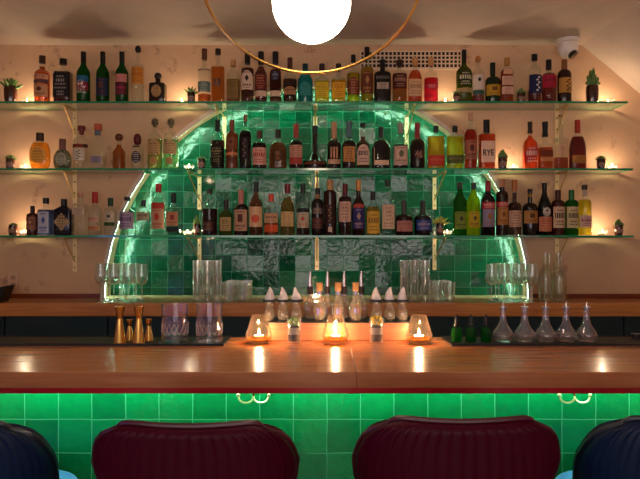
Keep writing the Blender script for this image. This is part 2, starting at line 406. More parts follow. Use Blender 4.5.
for i in range(3):
    for j, x in enumerate(bx[i]):
        yw = YW if j in (0, 4) else YN
        z1 = ZS[i] - TH / 2 - .0006
        b = thing('shelf_bracket', 'brass triangular bracket under the %s glass shelf, %s' % (names[i], pos_w[j]), 'bracket', (x, yw, z1), 'brass shelf brackets')
        dy = SY0 + .03 - yw
        wp = MB().box(-.0125, .0125, -.005, -.0005, -.215, 0)
        wp.build('wall_plate', pbr('pale_satin_brass', '#e8cf9c', .5, .4), b, smooth=False)
        for zz in (-.05, -.12, -.19): MB().lathe([(.0045, 0), (.0045, .003), (.002, .004)], 10).build('screw', BLACK, b, loc=(0, -.005, zz)).rotation_euler = (PI / 2, 0, 0)
        MB().box(-.005, .005, dy, -.005, -.006, 0).build('arm', BRASS_D, b, smooth=False)
        MB().tube([(0, dy + .012, -.004), (0, -.006, -.15)], .0042, 6).build('strut', BRASS_D, b)

# ------------------------------------------------------------------ bottles
def front_y(x, hx, hy, n):
    t = min(.995, abs(x) / hx); return -hy * (1 - t ** n) ** (1 / n)
SHAPES = dict(  # n, depth ratio, shoulder curve
    rnd=(2, 1, 'round'), slope=(2, 1, 'slope'), cone=(2, 1, 'cone'), sq=(5, .85, 'flat'), sqr=(5, .85, 'round'), arch=(2.6, .62, 'arch'),
    orb=(2.2, .5, 'orb'), disc=(2.3, .45, 'orb'), bell=(2, 1, 'bell'), flask=(3.2, .55, 'flat'), pear=(2, 1, 'slope'), ang=(6, .7, 'cone'), tall=(2, 1, 'flat'))
def prof_fn(S, hb, zs, zn, hw, nw):
    n, dr, cv = SHAPES[S]; hd = hw * dr
    def at(z):
        if cv == 'orb':
            t = min(1, max(0, z / zn)); q = math.sqrt(max(0, 1 - (2 * (.12 + .88 * t) - 1) ** 2))
            hx = max(nw, nw + (hw - nw) * q); bl = 1 if t < .9 else (1 - (t - .9) / .1)
        elif z <= zs: hx = hw; bl = 1
        elif z >= zn: hx = nw; bl = 0
        else:
            q = (z - zs) / (zn - zs)
            k = {'round': math.sqrt(1 - q * q), 'slope': .5 + .5 * math.cos(PI * q), 'cone': 1 - q, 'flat': (1 - q ** 3.5) ** (1 / 3.5),
                 'arch': (1 - q ** 1.6) ** (1 / 1.5), 'bell': (1 - q) ** 1.5}[cv]
            hx = nw + (hw - nw) * k; bl = k
        if z >= zn: hx = nw; bl = 0
        if S == 'slope' and z < .004: hx *= .97
        hy = hx * (dr * bl + (1 - bl)) if dr < 1 else hx
        nn = 2 + (n - 2) * bl
        return hx, hy, nn
    return at
def text_mesh(txt, size):
    cu = bpy.data.curves.new('t', 'FONT'); cu.body = txt; cu.size = size; cu.align_x = 'CENTER'; cu.align_y = 'CENTER'; cu.extrude = 0; cu.offset = .025
    o = bpy.data.objects.new('t', cu); C.objects.link(o)
    dg = bpy.context.evaluated_depsgraph_get(); dg.update()
    me = bpy.data.meshes.new_from_object(o.evaluated_get(dg))
    bpy.data.objects.remove(o); return me
SHELFTOP = [z + TH / 2 for z in ZS]
GROUPS = ['bottles on the top glass shelf', 'bottles on the middle glass shelf', 'bottles on the bottom glass shelf']
def label_patch(parent, at, z0, z1, f, col, kind='r', off=.0009, nc=14, xc=0, name='label', nr=6):
    m = MB(); v = []; faces = []
    zc_ = (z0 + z1) / 2; hh = (z1 - z0) / 2
    for sgn, oo in ((0, off), (1, off * .3)):
        for i in range(nc + 1):
            t = -1 + 2 * i / nc; tt = max(-.999, min(.999, t))
            lo, hi = z0, z1
            if kind == 'c': k = math.sqrt(1 - tt * tt); lo, hi = zc_ - hh * k, zc_ + hh * k
            elif kind == 'd': k = max(.02, 1 - abs(tt)); lo, hi = zc_ - hh * k, zc_ + hh * k
            elif kind == 'a': hi = z0 + (z1 - z0) * (.62 + .38 * math.sqrt(1 - tt * tt))
            elif kind == 'rag': hi = z1 - (z1 - z0) * .14 * (1 + math.sin(i * 2.3)); lo = z0 + (z1 - z0) * .12 * (1 + math.cos(i * 1.9))
            elif kind == 'diag': lo = z0 + (z1 - z0) * .25 * (t + 1); hi = z1 - (z1 - z0) * .3 * (1 - t) * .5
            for j in range(nr + 1):
                z = lo + (hi - lo) * j / nr
                hx, hy, n = at(z); x = (xc + f * t) * at(zc_)[0]
                x = max(-hx * .985, min(hx * .985, x))
                v.append((x * (1 + oo / hx), front_y(x, hx, hy, n) - oo, z))
    N = (nc + 1) * (nr + 1)
    for i in range(nc):
        for j in range(nr):
            a = i * (nr + 1) + j; b = a + nr + 1
            faces.append((a, b, b + 1, a + 1)); faces.append((a + N, a + 1 + N, b + 1 + N, b + N))
        a = i * (nr + 1); b = a + nr + 1
        faces += [(a, a + N, b + N, b), (a + nr, b + nr, b + nr + N, a + nr + N)]
    for j in range(nr):
        a = j; faces.append((a, a + 1, a + 1 + N, a + N)); a = nc * (nr + 1) + j; faces.append((a, a + N, a + 1 + N, a + 1))
    m.add(v, faces)
    return m.build(name, paper(col), parent)
def bars_on(parent, at, rows, col, off=.0016, name='print'):
    """thin printed marks: rows of (xfrac centre, z, halfwidth frac, half height)"""
    m = MB()
    for xc, z, hwf, hh in rows:
        hx, hy, n = at(z); v = []
        for k in range(5):
            x = (xc + hwf * (-1 + k / 2)) * hx; x = max(-hx * .97, min(hx * .97, x)); y = front_y(x, hx, hy, n)
            v += [(x, y - off, z - hh), (x, y - off, z + hh), (x, y - off + .0005, z - hh), (x, y - off + .0005, z + hh)]
        f = []
        for k in range(4):
            a = 4 * k; b = a + 4
            f += [(a, b, b + 1, a + 1), (a + 2, a + 3, b + 3, b + 2), (a, a + 2, b + 2, b), (a + 1, b + 1, b + 3, a + 3)]
        f += [(0, 1, 3, 2), (16, 18, 19, 17)]
        m.add(v, f)
    return m.build(name, paper(col), parent, smooth=False)
def text_on(parent, at, txt, z, hfrac, col, off=.0018):
    hx, hy, n = at(z); me = text_mesh(txt, 1.0)
    xs = [q.co.x for q in me.vertices]; ys = [q.co.y for q in me.vertices]
    w_ = max(xs) - min(xs); s = 2 * hx * hfrac / w_; xm = (max(xs) + min(xs)) / 2; ym = (max(ys) + min(ys)) / 2
    for q in me.vertices:
        x = (q.co.x - xm) * s; zz = z + (q.co.y - ym) * s * 1.25
        q.co = (x, front_y(x, hx, hy, n) - off, zz)
    me.materials.clear(); me.materials.append(paper(col))
    for p in me.polygons: p.material_index = 0
    o = bpy.data.objects.new('print', me); C.objects.link(o); o.parent = parent; return o
YB = 3.548
def bottle(sh, cx, w, top, ysh, ynk, nwp, ycap, S, body, liq, cap, labels, desc, yb=None, name='bottle', capshape='cyl', capw=None, cat='bottle', base=None, group=None):
    Y = yb or YB
    zb = SHELFTOP[sh] if base is None else base
    hw = w / 2 / F * Y; nw = nwp / 2 / F * Y
    n, dr, cv = SHAPES[S]
    Yc = (SY0 + .012 + hw * dr) if yb is None else yb
    h = lambda y: Z(y, Yc) - zb
    zt, zs, zn, zcap = h(top), h(ysh), h(ynk), h(ycap)
    zs = min(zs, zn - .004)
    at = prof_fn(S, 0, zs, zn, hw, nw)
    root = thing(name, desc, cat, (X(cx, Yc), Yc, zb + .0004), group or GROUPS[sh])
    zl = []
    K = 9 if cv != 'orb' else 16
    if cv == 'orb': zl = [zn * k / K for k in range(K + 1)]
    else: zl = [0, .002, .006, zs * .5, zs] + [zs + (zn - zs) * (1 - (1 - k / K) ** 1.5) for k in range(1, K + 1)]
    if zcap > zn + .003: zl += [zn + (zcap - zn) * .5, zcap]
    ztop = max(zcap, zn)
    rings = []
    for z in zl:
        hx, hy, nn = at(z)
        if z == 0: hx *= .9; hy *= .9
        if z == .002: hx *= .97; hy *= .97
        rings.append((z, hx, hy, nn))
    if body == 'c': bm_ = GLASS
    elif body.startswith('k'): bm_ = pbr('opaque_' + body[1:], body[1:], .12, spec=.4)
    else: bm_ = liquid(body, .5)
    MB().rings(rings, 28).build('glass_body', bm_, root)
    if body == 'c' and liq:
        ly, lc = liq; zq = min(max(h(ly), .01), ztop - .002)
        lz = [.003, .006] + [z for z in zl if .008 < z < zq - .001] + [zq]
        lr = []
        for z in lz:
            hx, hy, nn = at(z); k = .93
            if z == .003: k = .86
            lr.append((z, max(hx * k, hx - .002) if hx < .02 else hx * k, hy * k, nn))
        MB().rings(lr, 24).build('liquid', liquid(lc), root)
    # cap
    cw = (capw or nwp * 1.12) / 2 / F * Y
    zc0 = zcap - .002; zc1 = zt
    cm = capm(cap)
    if capshape == 'ball':
        MB().rings([(zc0, cw * .6, cw * .6, 2), (zc0 + (zc1 - zc0) * .2, cw * .9, cw * .9, 2), (zc0 + (zc1 - zc0) * .5, cw, cw, 2), (zc0 + (zc1 - zc0) * .8, cw * .85, cw * .85, 2), (zc1 - .0006, cw * .5, cw * .5, 2), (zc1, cw * .2, cw * .2, 2)], 18).build('cap', cm, root)
    elif capshape == 'tee':
        k = zc0 + (zc1 - zc0) * .45
        MB().rings([(zc0, cw * .62, cw * .62, 2), (k, cw * .62, cw * .62, 2), (k + .0004, cw, cw, 2), (zc1 - .001, cw, cw, 2), (zc1, cw * .9, cw * .9, 2)], 18).build('cap', cm, root)
    elif capshape == 'flare':
        MB().rings([(zc0, cw * 1.05, cw * 1.05, 2), (zc0 + (zc1 - zc0) * .4, cw * .85, cw * .85, 2), (zc1 - .001, cw, cw, 2), (zc1, cw * .9, cw * .9, 2)], 18).build('cap', cm, root)
    elif capshape == 'stack':
        m = MB(); d = zc1 - zc0
        m.rings([(zc0, cw * .6, cw * .6, 2), (zc0 + d * .25, cw * .55, cw * .55, 2), (zc0 + d * .3, cw, cw, 2), (zc0 + d * .5, cw, cw, 2), (zc0 + d * .55, cw * .6, cw * .6, 2), (zc0 + d * .6, cw * .95, cw * .95, 2), (zc0 + d * .82, cw * .95, cw * .95, 2), (zc0 + d * .9, cw * .6, cw * .6, 2), (zc1, cw * .3, cw * .3, 2)], 18).build('cap', cm, root)
    else:
        MB().rings([(zc0, cw, cw, 2), (zc1 - .0012, cw, cw, 2), (zc1, cw * .88, cw * .88, 2)], 18).build('cap', cm, root)
    for lb in labels:
        y0, y1, col = lb[:3]; kind = lb[3] if len(lb) > 3 else 'r'; f = lb[4] if len(lb) > 4 else .86
        pr = lb[5] if len(lb) > 5 else ''; pc = lb[6] if len(lb) > 6 else '#2a1a14'; xc = lb[7] if len(lb) > 7 else 0
        z1, z0 = h(y0), max(.0035, h(y1)); z1 = min(z1, ztop - .001)
        if z1 - z0 < .002: continue
        L_ = label_patch(root, at, z0, z1, f, col, kind, xc=xc)
        H = z1 - z0
        if pr.startswith('T:'): text_on(L_, at, pr[2:], z0 + H * .45, f * .82, pc)
        elif pr in ('l', 'b', 'e'):
            rd = random.Random(int(cx * 10 + y0)); rows = []
            def words(zz, ww, hh, gap=.12):
                x_ = -ww
                while x_ < ww - .05:
                    l_ = rd.uniform(.1, .28); l_ = min(l_, ww - x_); rows.append((xc + f * (x_ + l_ / 2), z0 + H * zz, f * l_ / 2 * .8, hh)); x_ += l_ + gap * .6
            if pr == 'l':
                for q in (.86, .7, .54, .38, .22, .1): words(q, rd.uniform(.4, .8), H * .035 if q != .7 else H * .06)
            elif pr == 'b':
                words(.82, .5, H * .035); words(.58, .82, H * .12, .1); words(.3, .6, H * .035); words(.16, .7, H * .035)
            else:
                words(.9, .6, H * .03); words(.24, .75, H * .05); words(.1, .5, H * .03)
                e = label_patch(L_, at, z0 + H * .42, z0 + H * .78, f * .36, pc, rd.choice('cdr'), off=.0016, nc=8, xc=xc, name='emblem', nr=3)
                label_patch(e, at, z0 + H * .5, z0 + H * .7, f * .18, col, 'c', off=.0022, nc=6, xc=xc, name='emblem_centre', nr=2) if False else None
            bars_on(L_, at, rows, pc)
        elif pr == 'v': bars_on(L_, at, [(xc + f * (.1 + .3 * (k % 2)), z0 + H * (.15 + .14 * k), f * .18, H * .045) for k in range(6)], pc)
    return root
B = bottle
# ---- top shelf
K = 'on the top shelf'
B(0,42.3,15.3,56,76,70,5.5,63,'rnd','c',(67,'#b0561c'),'#3a2018',[(76,80.5,'#c8a080','r',.93,'b','#7a2018'),(81.5,84,'#3c3a50','r',.93),(85.5,98,'#c09068','r',.9,'e','#5a2418')],'orange-amber bottle with blue stripe and tan picture label at top shelf far left')
B(0,63.3,16.7,59,74,70,5,64.5,'sq','c',(73,'#201418'),'#0c0c0e',[(75,98.5,'#101014','r',.95,'l','#9a9088')],'square bottle wrapped in black label with white print, left on top shelf',capw=7.2)
gr='#17501c'
B(0,83.5,13,52,74,63,4.6,63,'slope',gr,None,'#10100e',[(77,83,'#1c5a80','r',.9),(83,92,'#7c1c30','r',.9,'T:&','#e0d8d0')],'green bottle with blue and red ampersand label, leftmost of three green ones')
B(0,102.8,12.6,52,74,63,4.6,63,'slope',gr,None,'#10100e',[(79,97,'#1c2644','r',.9,'e','#5a3024')],'green bottle with dark navy label, middle of three green ones on top shelf')
B(0,122,12.6,52,74,63,4.6,63,'slope',gr,None,'#10100e',[(75.5,83.5,'#c07870','r',.9),(84,96,'#4a1420','r',.9,'b','#a02c50')],'green bottle with pink over dark red label, rightmost of three green ones')
B(0,138,12,46,67,63,3.6,52,'rnd','c',None,'#0c0a0a',[(68.5,85,'#c8802c','r',.95,'b','#a86020'),(87.5,89.5,'#e8dcc8','c',.15)],'clear slender bottle with orange label and black ball stopper on top shelf',capshape='ball',capw=6)
B(0,158,16,73,86.5,83.5,5,79,'sq','k#1c0e08',None,'#20120c',[(86.5,98.5,'#b08858','c',.6,'l','#5a3818')],'squat dark brown bottle with round tan medallion on top shelf',capshape='ball',capw=7.5)
B(0,204.5,13,49,71,68,5,59.5,'rnd','c',(95,'#c06a20'),'#5a3420',[(70.5,72,'#907860','r',.93),(83,93,'#57706c','r',.93,'l','#a8b0a0')],'clear bottle with grey-teal label and little amber left in it, top shelf',capw=5.4)
B(0,218,13,49,69,66,4.5,54.5,'sq','c',(68,'#c8761c'),'#2a1610',[(80,87.5,'#3c2a24','r',.5,'l','#b08050')],'square amber bottle with tiny dark label, right of grey-teal-labelled clear bottle',capw=5.6)
B(0,233.3,13.5,60,79,69.5,4.4,66,'arch','c',(80,'#8c6824'),'cork',[(81,99,'#7c6030','r',.8,'l','#5a4420')],'arched bottle with cork stopper and olive-amber lower half on top shelf',capw=5.6)
B(0,247.5,13,52,71,66,5,64,'rnd','c',(69,'#4a1c0c'),'#0e0c0c',[(72,91,'#d4b8a0','a',.88,'e','#1c1418')],'bottle with white arched label and black neck seal on top shelf',capw=5.6)
B(0,261,12.5,52,76,65,5,64,'slope','c',(67,'#6c2410'),'#100c0c',[(75,91,'#5c1c18','r',.9,'l','#b07050'),(92,97.5,'#c8a890','r',.9)],'red-brown bottle with dark red label and pale foot band, top shelf',capw=6)
B(0,275.5,12,52,74,69,5,64,'rnd','c',(70,'#481408'),'#15131c',[(72,82,'#1c1c30','c',.62,'b','#8890a0'),(92,97.5,'#d0b098','r',.9)],'dark brown bottle with round navy emblem on top shelf',capw=6)
B(0,290,14,58,81,68,4.6,68,'slope','c',(80,'#3c1408'),'#50281c',[(83,87,'#241008','r',.9),(88,96,'#b07c50','a',.8,'b','#482010')],'bottle with pale empty shoulders and brown liquid beside the teal bottle',capw=5.2)
B(0,305.3,15,64,80,71,5,70,'cone','k#0a6664',None,'#062c2c',[(84,97,'#2c8480','a',.75,'l','#0a4c50')],'opaque teal bottle with cone shoulders on top shelf',capw=5.6)
B(0,322,14.6,64,81,78,4.8,71,'sqr','c',(82,'#d8b818'),'#30201c',[(84,99,'#d0b020','r',.86,'l','#8c7010')],'square bottle of lemon-yellow liquid on top shelf',capw=5.6)
B(0,338.5,14.6,64,81,78,4.8,71,'sqr','c',(81,'#dc9c10'),'#30201c',[(84,99,'#d89c18','r',.86,'l','#8c4c10')],'square bottle of orange-yellow liquid on top shelf',capw=5.6)
B(0,353.3,13,55,75,70,4.4,62.5,'rnd','c',(74,'#b09818'),'#0c0c0c',[(79,96,'#6c3020','a',.88,'l','#b07858')],'yellow-rimmed bottle with brown-red label, shorter of the pair by the vent',capw=4.8)
B(0,367,12.5,47.5,70,66,4.6,57.5,'rnd','c',(68,'#b08c1c'),'#0c0c0c',[(72,95,'#64301c','a',.88,'e','#a87848')],'tall bottle with long brown arched label and black cap, below the vent edge',capw=5.2)
B(0,382.5,16.5,60,77,72,5,66,'flask','k#0b090a',None,'#0b0a0b',[(77,80,'#4c4844','r',.8),(83.5,90,'#a89488','r',.7,'l','#201818')],'black broad bottle with small grey-white band on top shelf',capshape='flare',capw=6)
B(0,399.5,15,59,76,70,5,67,'rnd','c',(76,'#a86c14'),'#3c2418',[(75,90,'#4c1c14','r',.9,'b','#a88068')],'bottle with dark brown label above yellow liquid and figured stopper, top shelf',capshape='stack',capw=6.5)
B(0,415,14,58,80,70,5,66,'arch','c',(71,'#c8521a'),'cork',[(80,97,'#c8a078','r',.92,'b','#8c5c38')],'round-shouldered orange bottle with cream label below the vent',capw=6)
B(0,431,14.5,58,79,72,4.6,65,'rnd','c',(79,'#a80c28'),'cork',[(86,90,'#a41430','r',.85,'l','#e0a8a8')],'bottle of bright crimson liquid below the vent',capw=5.6)
B(0,464,15.5,50,73,64,4.6,61,'slope','#3c4818',None,'#0c0c0a',[(72,88,'#181810','d',.9,'b','#c8c0a0'),(89.5,94,'#a08858','r',.9)],'tall olive-green bottle with dark diamond label and tan band on top shelf',capw=4.8)
B(0,478,12.5,56,75,66,4.6,62,'slope','c',(96,'#7c3420'),'#b07038',[(76,91,'#d4c0b0','r',.9,'','#000'),(79,83,'#141418','c',.25),(91.5,96,'#305450','r',.9)],'clear bottle with white label, black dot and round tan stopper on top shelf',capshape='ball',capw=6)
B(0,492.7,15,63,82,77,4.8,74,'rnd','k#0c2412',None,'#0a100a',[(86,97,'#b88c24','r',.92,'e','#5c3c10')],'dark green bottle with yellow label on top shelf')
B(0,507,13,58,73,68,4.8,65,'arch','c',(70,'#a84c20'),'#b07c3c',[(69.5,75,'#c89878','a',.7),(77,86,'#d0a890','r',.85,'l','#8c5040'),(87.5,95,'#d0a890','r',.85,'l','#8c5040')],'copper arched bottle with stacked pale label panels on top shelf',capw=5.4)
B(0,534.5,13,54.5,72,62,4.8,60.5,'slope','c',(90,'#6c201c'),'#0c0c0e',[(76,94.5,'#141c48','r',.93,'v','#d8d0d0',0)],'bottle with navy label and white vertical characters on top shelf',capw=5.8)
B(0,548.7,14.5,60,77,70,4.8,69.5,'slope','c',(74,'#7c301c'),'#0e0c0c',[(76.5,89,'#a81c38','r',.93,'b','#701424')],'bottle with magenta-red wrap label on top shelf',capw=5.6)
B(0,564.3,13.5,60,76,70,5,71,'rnd','k#281008',None,'#80502c',[(79,94,'#b8843c','r',.93,'v','#301808',0)],'dark brown bottle with orange-tan label, right end of top shelf row',capw=5.8)
# ---- middle shelf
B(1,40,22,133,155,140,6,141,'orb','c',(143,'#d8962c'),'#3a2414',[(147,164,'#d8a048','c',.72,'l','#a86c20')],'round squat gold bottle at left end of middle shelf',capw=7.5)
B(1,62.5,19,139,158,150,5.5,150.5,'disc','c',(150,'#6c7860'),'#70483c',[(153,166,'#a09c88','c',.55,'l','#505c54')],'disc-shaped clear bottle with round grey label on middle shelf',capw=6.5)
B(1,81.5,16,126,142,137,6,134.5,'rnd','c',None,'#641814',[(145,148.5,'#3c1410','r',.93,'l','#c04030'),(150,161,'#c8bca8','r',.85,'v','#201414',-.2),(149.5,160,'#b8a898','c',.2,'','#000',.5)],'clear bottle with black and red band and speckled pattern, middle shelf left',capshape='tee',capw=7.5)
B(1,98,14.5,124,141,137.5,6,130,'sq','c',None,'#b05030',[(131,136,'#58646c','r',.95),(157,163.5,'#8c7c90','r',.7,'l','#50485c')],'square clear bottle with red-orange cap and grey neck band on middle shelf',capw=7.8)
B(1,119,13,134,153,146,5,140.5,'slope','c',(145,'#b0641c'),'#5c2c18',[(152,157,'#8c4410','c',.25)],'amber pear-shaped bottle with brown ball stopper on middle shelf',capshape='ball',capw=8)
B(1,137.5,12.5,134,151,144,5,144.5,'rnd','c',None,'#541418',[(146.5,148,'#38201c','r',.6),(152,164,'#201c28','c',.72,'l','#b0a8a0')],'clear bottle with round black emblem and dark red ball stopper',capshape='ball',capw=8)
B(1,155,15,118,141,133,4.6,127,'rnd','c',(140,'#a0a050'),'#605038',[(140.5,155,'#b89060','a',.85,'l','#5c3c20'),(157.5,165.5,'#a87c4c','c',.5)],'tall bottle with tan labels and tiered stopper, left of the matching pair',capshape='stack',capw=7)
B(1,171,15,118,141,133,4.6,127,'rnd','c',(140,'#80b078'),'#706848',[(140.5,155,'#c0a070','a',.85,'l','#5c3c20'),(157.5,165.5,'#a88850','c',.5)],'tall bottle with tan labels and tiered stopper, right of the pair, by the arch edge',capshape='stack',capw=7)
B(1,217.5,14.5,120,142,131.5,4.6,131.5,'slope','c',(141,'#2a1008'),'#0c0e0c',[(147,164,'#0c0c0a','r',.88,'l','#8c8050')],'dark bottle with black and gold label, first on green tile, middle shelf',capw=5)
B(1,232,12,120,137,132,4.4,132,'rnd','k#683418',None,'#6a3018',[(138,150,'#7c4424','r',.9,'e','#50240f'),(153,156,'#c87850','r',.95),(158,164,'#5c2c18','r',.9)],'copper-brown paper-clad bottle with lighter band on middle shelf')
B(1,245.5,12.5,115,136,130,3.6,121,'rnd','c',(131,'#200c0a'),'#8c5844',[(138,160,'#18100e','r',.8,'v','#6c5048',-.3)],'slim black bottle with long thin neck on middle shelf',capw=3.8)
B(1,259.5,14.5,131,146,142,5,138,'rnd','c',(143,'#301008'),'#4c2018',[(148.5,165.5,'#c89080','r',.93,'b','#8c2c28')],'bottle with pink label and bold red print on middle shelf',capw=5.6)
B(1,278,18,130,150,141,5.4,138,'arch','c',(143,'#8c400e'),'#181010',[(151,161,'#2c1408','r',.38,'l','#a86c28')],'round-shouldered amber flask with small square dark label on middle shelf',capw=6)
B(1,296,14,124,146,140,4.8,138,'rnd','c',(141,'#2c0c06'),'#8c2c24',[(146,158,'#b88870','r',.88,'l','#803024'),(158,165,'#9c382c','r',.88)],'bottle with red foil neck and tan-red label, left of the bell decanter')
B(1,315,23.5,126,162,150,5.2,134,'bell','k#1c0a06',None,'#101010',[(163,165.5,'#5c2c18','r',.85)],'wide bell-based decanter of dark spirit in the centre of middle shelf',name='decanter',cat='decanter',capw=5.5)
B(1,334,14,122,146,140,4.8,139,'rnd','c',(141,'#341008'),'#a87c5c',[(148,159,'#b07c5c','r',.12,'','',.4),(148,159,'#b07c5c','r',.12,'','',0),(148,159,'#b07c5c','r',.12,'','',-.4),(160,164.5,'#b89070','r',.85)],'bottle with tan foil and upright tan stripes, right of the bell decanter')
B(1,349,14,122,146,140,4.8,137,'rnd','c',(141,'#340e06'),'#48606c',[(147.5,162.5,'#b47c44','r',.82,'l','#402010')],'bottle with blue-grey foil and orange-tan label on middle shelf')
B(1,363,13.5,123,145,139,4.8,127,'slope','c',(137,'#4c200c'),'#0c0e0c',[(145.5,165.5,'#cba490','a',.88,'b','#3c2440')],'bottle with tall whitish label and dark script on middle shelf',capw=5.4)
B(1,381,19.5,127,150,139,4.8,138,'arch','c',(141,'#280c08'),'#1c100c',[(148,165,'#a07c64','r',.04,'','',-.72),(161,165.5,'#c8a484','r',.75)],'broad arched dark bottle with low cream band on middle shelf')
B(1,400.5,15,123,145,133,5,133,'cone','c',(146,'#301410'),'#90847c',[(147,166,'#c8a090','r',.88,'e','#5c5c3c')],'clear-necked bottle with whitish emblem label, left of red-wax bottle')
B(1,417.5,15.5,123,145,139,4.8,138,'rnd','c',(140,'#2c0806'),'#8c1418',[(151,159,'#200808','r',.6,'T:46','#a87c68')],'dark bottle with red wax neck and number 46 on middle shelf',capw=5.8,capshape='flare')
B(1,436,17.5,126,139,135.5,4.6,132,'flask','c',(137,'#d89414'),'#0e0c0a',[(156,166,'#a81c14','r',.93,'b','#c05c3c')],'amber flask bottle with red-orange label, left of flask pair')
B(1,455,17.5,126,139,135.5,4.6,132,'flask','c',(137,'#c8b010'),'#0e0c0a',[(156,164,'#3c4014','r',.93,'b','#7c7c3c')],'yellow-green flask bottle with olive label, right of flask pair')
B(1,470.5,13,113,137,129,4.4,120,'rnd','c',(130,'#b82c10'),'#c09070',[(141,160,'#9c5c44','r',.9,'e','#4c2018')],'tall red-orange bottle with brown label on middle shelf',capw=4.8)
B(1,486.5,16,120,137,133.5,5.4,133,'sq','c',(135,'#c84c10'),'#0e0808',[(142,163,'#dcb49c','r',.84,'T:RYE','#28140f')],'square orange bottle with white RYE label on middle shelf',capw=6.4)
B(1,530,14.5,122,144,136,4,133,'slope','c',(136,'#c85018'),'#2a1810',[(146,165,'#b01c24','diag',.9,'b','#e0b8a8')],'orange bottle with slanted red and white label, right part of middle shelf',capw=5,capshape='flare')
B(1,545,13.5,122,147,144,5,136.5,'sq','c',(148,'#c05c20'),'#101010',[(151,157,'#6c2c14','r',.9),(158,162,'#c88850','r',.9,'l','#7c4018')],'square amber bottle with tall flared black stopper on middle shelf',capshape='flare',capw=6)
B(1,560.5,13,115,141,138,4.4,117,'sq','c',(158,'#b05838'),'#a07850',[(145,158,'#c8a080','r',.5,'l','#906850')],'square clear bottle mostly empty, left of the dark red arched bottle',capw=4.8)
B(1,577.5,17,120,150,133,4.8,133,'arch','c',(137,'#4c0c0a'),'#a83020',[(156,164,'#a87434','r',.8,'l','#583010')],'arched dark red bottle with red foil neck, right end of middle shelf',capw=5.4)
# ---- bottom shelf
B(2,32.5,11,206,216,213,4,214,'rnd','k#3a140c',None,'#0e0a0a',[(217,230,'#7c4c38','r',.85,'e','#b08060')],'small dark brown bottle at left end of bottom shelf',capw=4.4)
B(2,46,14,198,212,209,5.6,203.5,'sq','c',(210,'#2c4c90'),'#0e0e12',[(212,233,'#a8a8b8','r',.72,'e','#304080')],'square blue-edged bottle with pale blue-white label on bottom shelf',capw=6)
B(2,64,17,199,210,206,5.4,206,'ang','k#0a0f20',None,'#0c0c10',[(213,231,'#a88c68','d',.92,'l','#4c3c2c')],'navy-black bottle with tan diamond label on bottom shelf',capw=6)
B(2,80.5,14.5,193,207,204,5,197,'sq','c',None,'#b88468',[(208,214.5,'#c0a490','r',.82,'l','#786050')],'clear square bottle with small white label, left of the red-capped bottle',capw=5.6)
B(2,95,14,192,213,206,5,203,'rnd','c',None,'#a01414',[(217,222,'#c4a088','r',.75,'b','#a01c14'),(226,230.5,'#b88c60','r',.88,'b','#901c14')],'clear bottle with bright red cap and red script on bottom shelf',capw=5.8)
B(2,110.5,12,198,213,207,4.8,206,'rnd','c',None,'#102c14',[(213,222,'#c8b49c','r',.8,'e','#484438'),(222.5,226,'#2c4c20','r',.86)],'clear bottle with dark green cap and white-green label, bottom shelf',capw=5.4)
B(2,127.3,14.5,197,213,206,5,200.5,'slope','c',None,'#0e0e0e',[(212.5,229,'#98849c','r',.95,'b','#4c4068')],'clear bottle with lavender wraparound label at the arch edge',capw=6)
B(2,143.5,14,200,212,207,4.6,206,'rnd','c',None,'#0e1210',[(211,222,'#a89878','rag',.9,'b','#5c4830')],'clear bottle with ragged tan label on bottom shelf',capw=5.2)
B(2,158.5,14,184,203,196,5,192,'rnd','c',None,'#a41818',[(203,209,'#a83428','r',.9),(209,229,'#b08464','r',.9,'e','#a42c20')],'tall bottle with red cap and red-tan label, bottom shelf on green tile',capw=5.8)
B(2,173.5,14,193,209,206,4.8,203,'sqr','c',None,'#0e0e0e',[(212,226,'#b07450','r',.8,'e','#7c2c18'),(227,232,'#10140f','r',.8)],'square-shouldered clear bottle with orange-tan and black label, bottom shelf',capw=5.4)
B(2,209.5,16.5,189,208,203,5,193.5,'cone','c',(209,'#2c0c10'),'#2c1810',[(222,231,'#3c1818','r',.6,'l','#8c6c50')],'clear-necked bottle of nearly black liquid, bottom shelf left of centre',capw=5.4)
B(2,226,13.5,200,216,211,4.4,210,'rnd','#4c5418',None,'#20140f',[(217.5,231,'#a48858','r',.8,'l','#4c4018')],'short olive-green bottle with tan label on bottom shelf')
B(2,241,14,190,209,204,5,204,'rnd','k#1c0c0a',None,'#b07064',[(210,231,'#b0886c','r',.9,'e','#4c1c14')],'dark bottle with pink foil neck and ornate tan label')
B(2,256,14,182,206,192,4.6,192,'slope','c',(193,'#7c340c'),'#0c0c0e',[(207,227,'#c8a078','r',.92,'c'),(215,223,'#c03c1c','c',.55,'',' ')],'tall orange-brown bottle with cream label and red blot on bottom shelf',capw=5)
B(2,271.3,14,194,214,201,4.8,201,'cone','c',(214,'#b04c20'),'#c83c20',[(213.5,223,'#c49870','r',.93,'b','#5c2c18'),(225,232,'#c0481c','r',.93)],'clear-shouldered bottle with orange-red cap and orange lower band',capw=5.4)
B(2,287.5,14,184,208,193,5,193,'slope','c',(197,'#8c6c18'),'#6c1424',[(212,226.5,'#c8a470','r',.88,'l','#805c30')],'olive-amber bottle with burgundy cap and cream label on bottom shelf',capw=5.8)
B(2,303,13.5,184,205,194,4.6,193,'slope','c',(226,'#301814'),'#100c0e',[(208.5,212.5,'#14100e','r',.93),(213,228,'#a89880','r',.86,'e','#a03c30')],'clear bottle with black band over pictorial label, bottom shelf centre',capw=5)
B(2,317.5,12,188,206,199,4.4,194,'rnd','k#140c0c',None,'#0c0a0a',[(194,199,'#8c6844','r',.95),(208,214,'#5c4840','r',.8,'l','#a89080'),(218,229,'#401c18','r',.85,'l','#905c50')],'black bottle with tan neck label and small grey-red labels',capw=4.8)
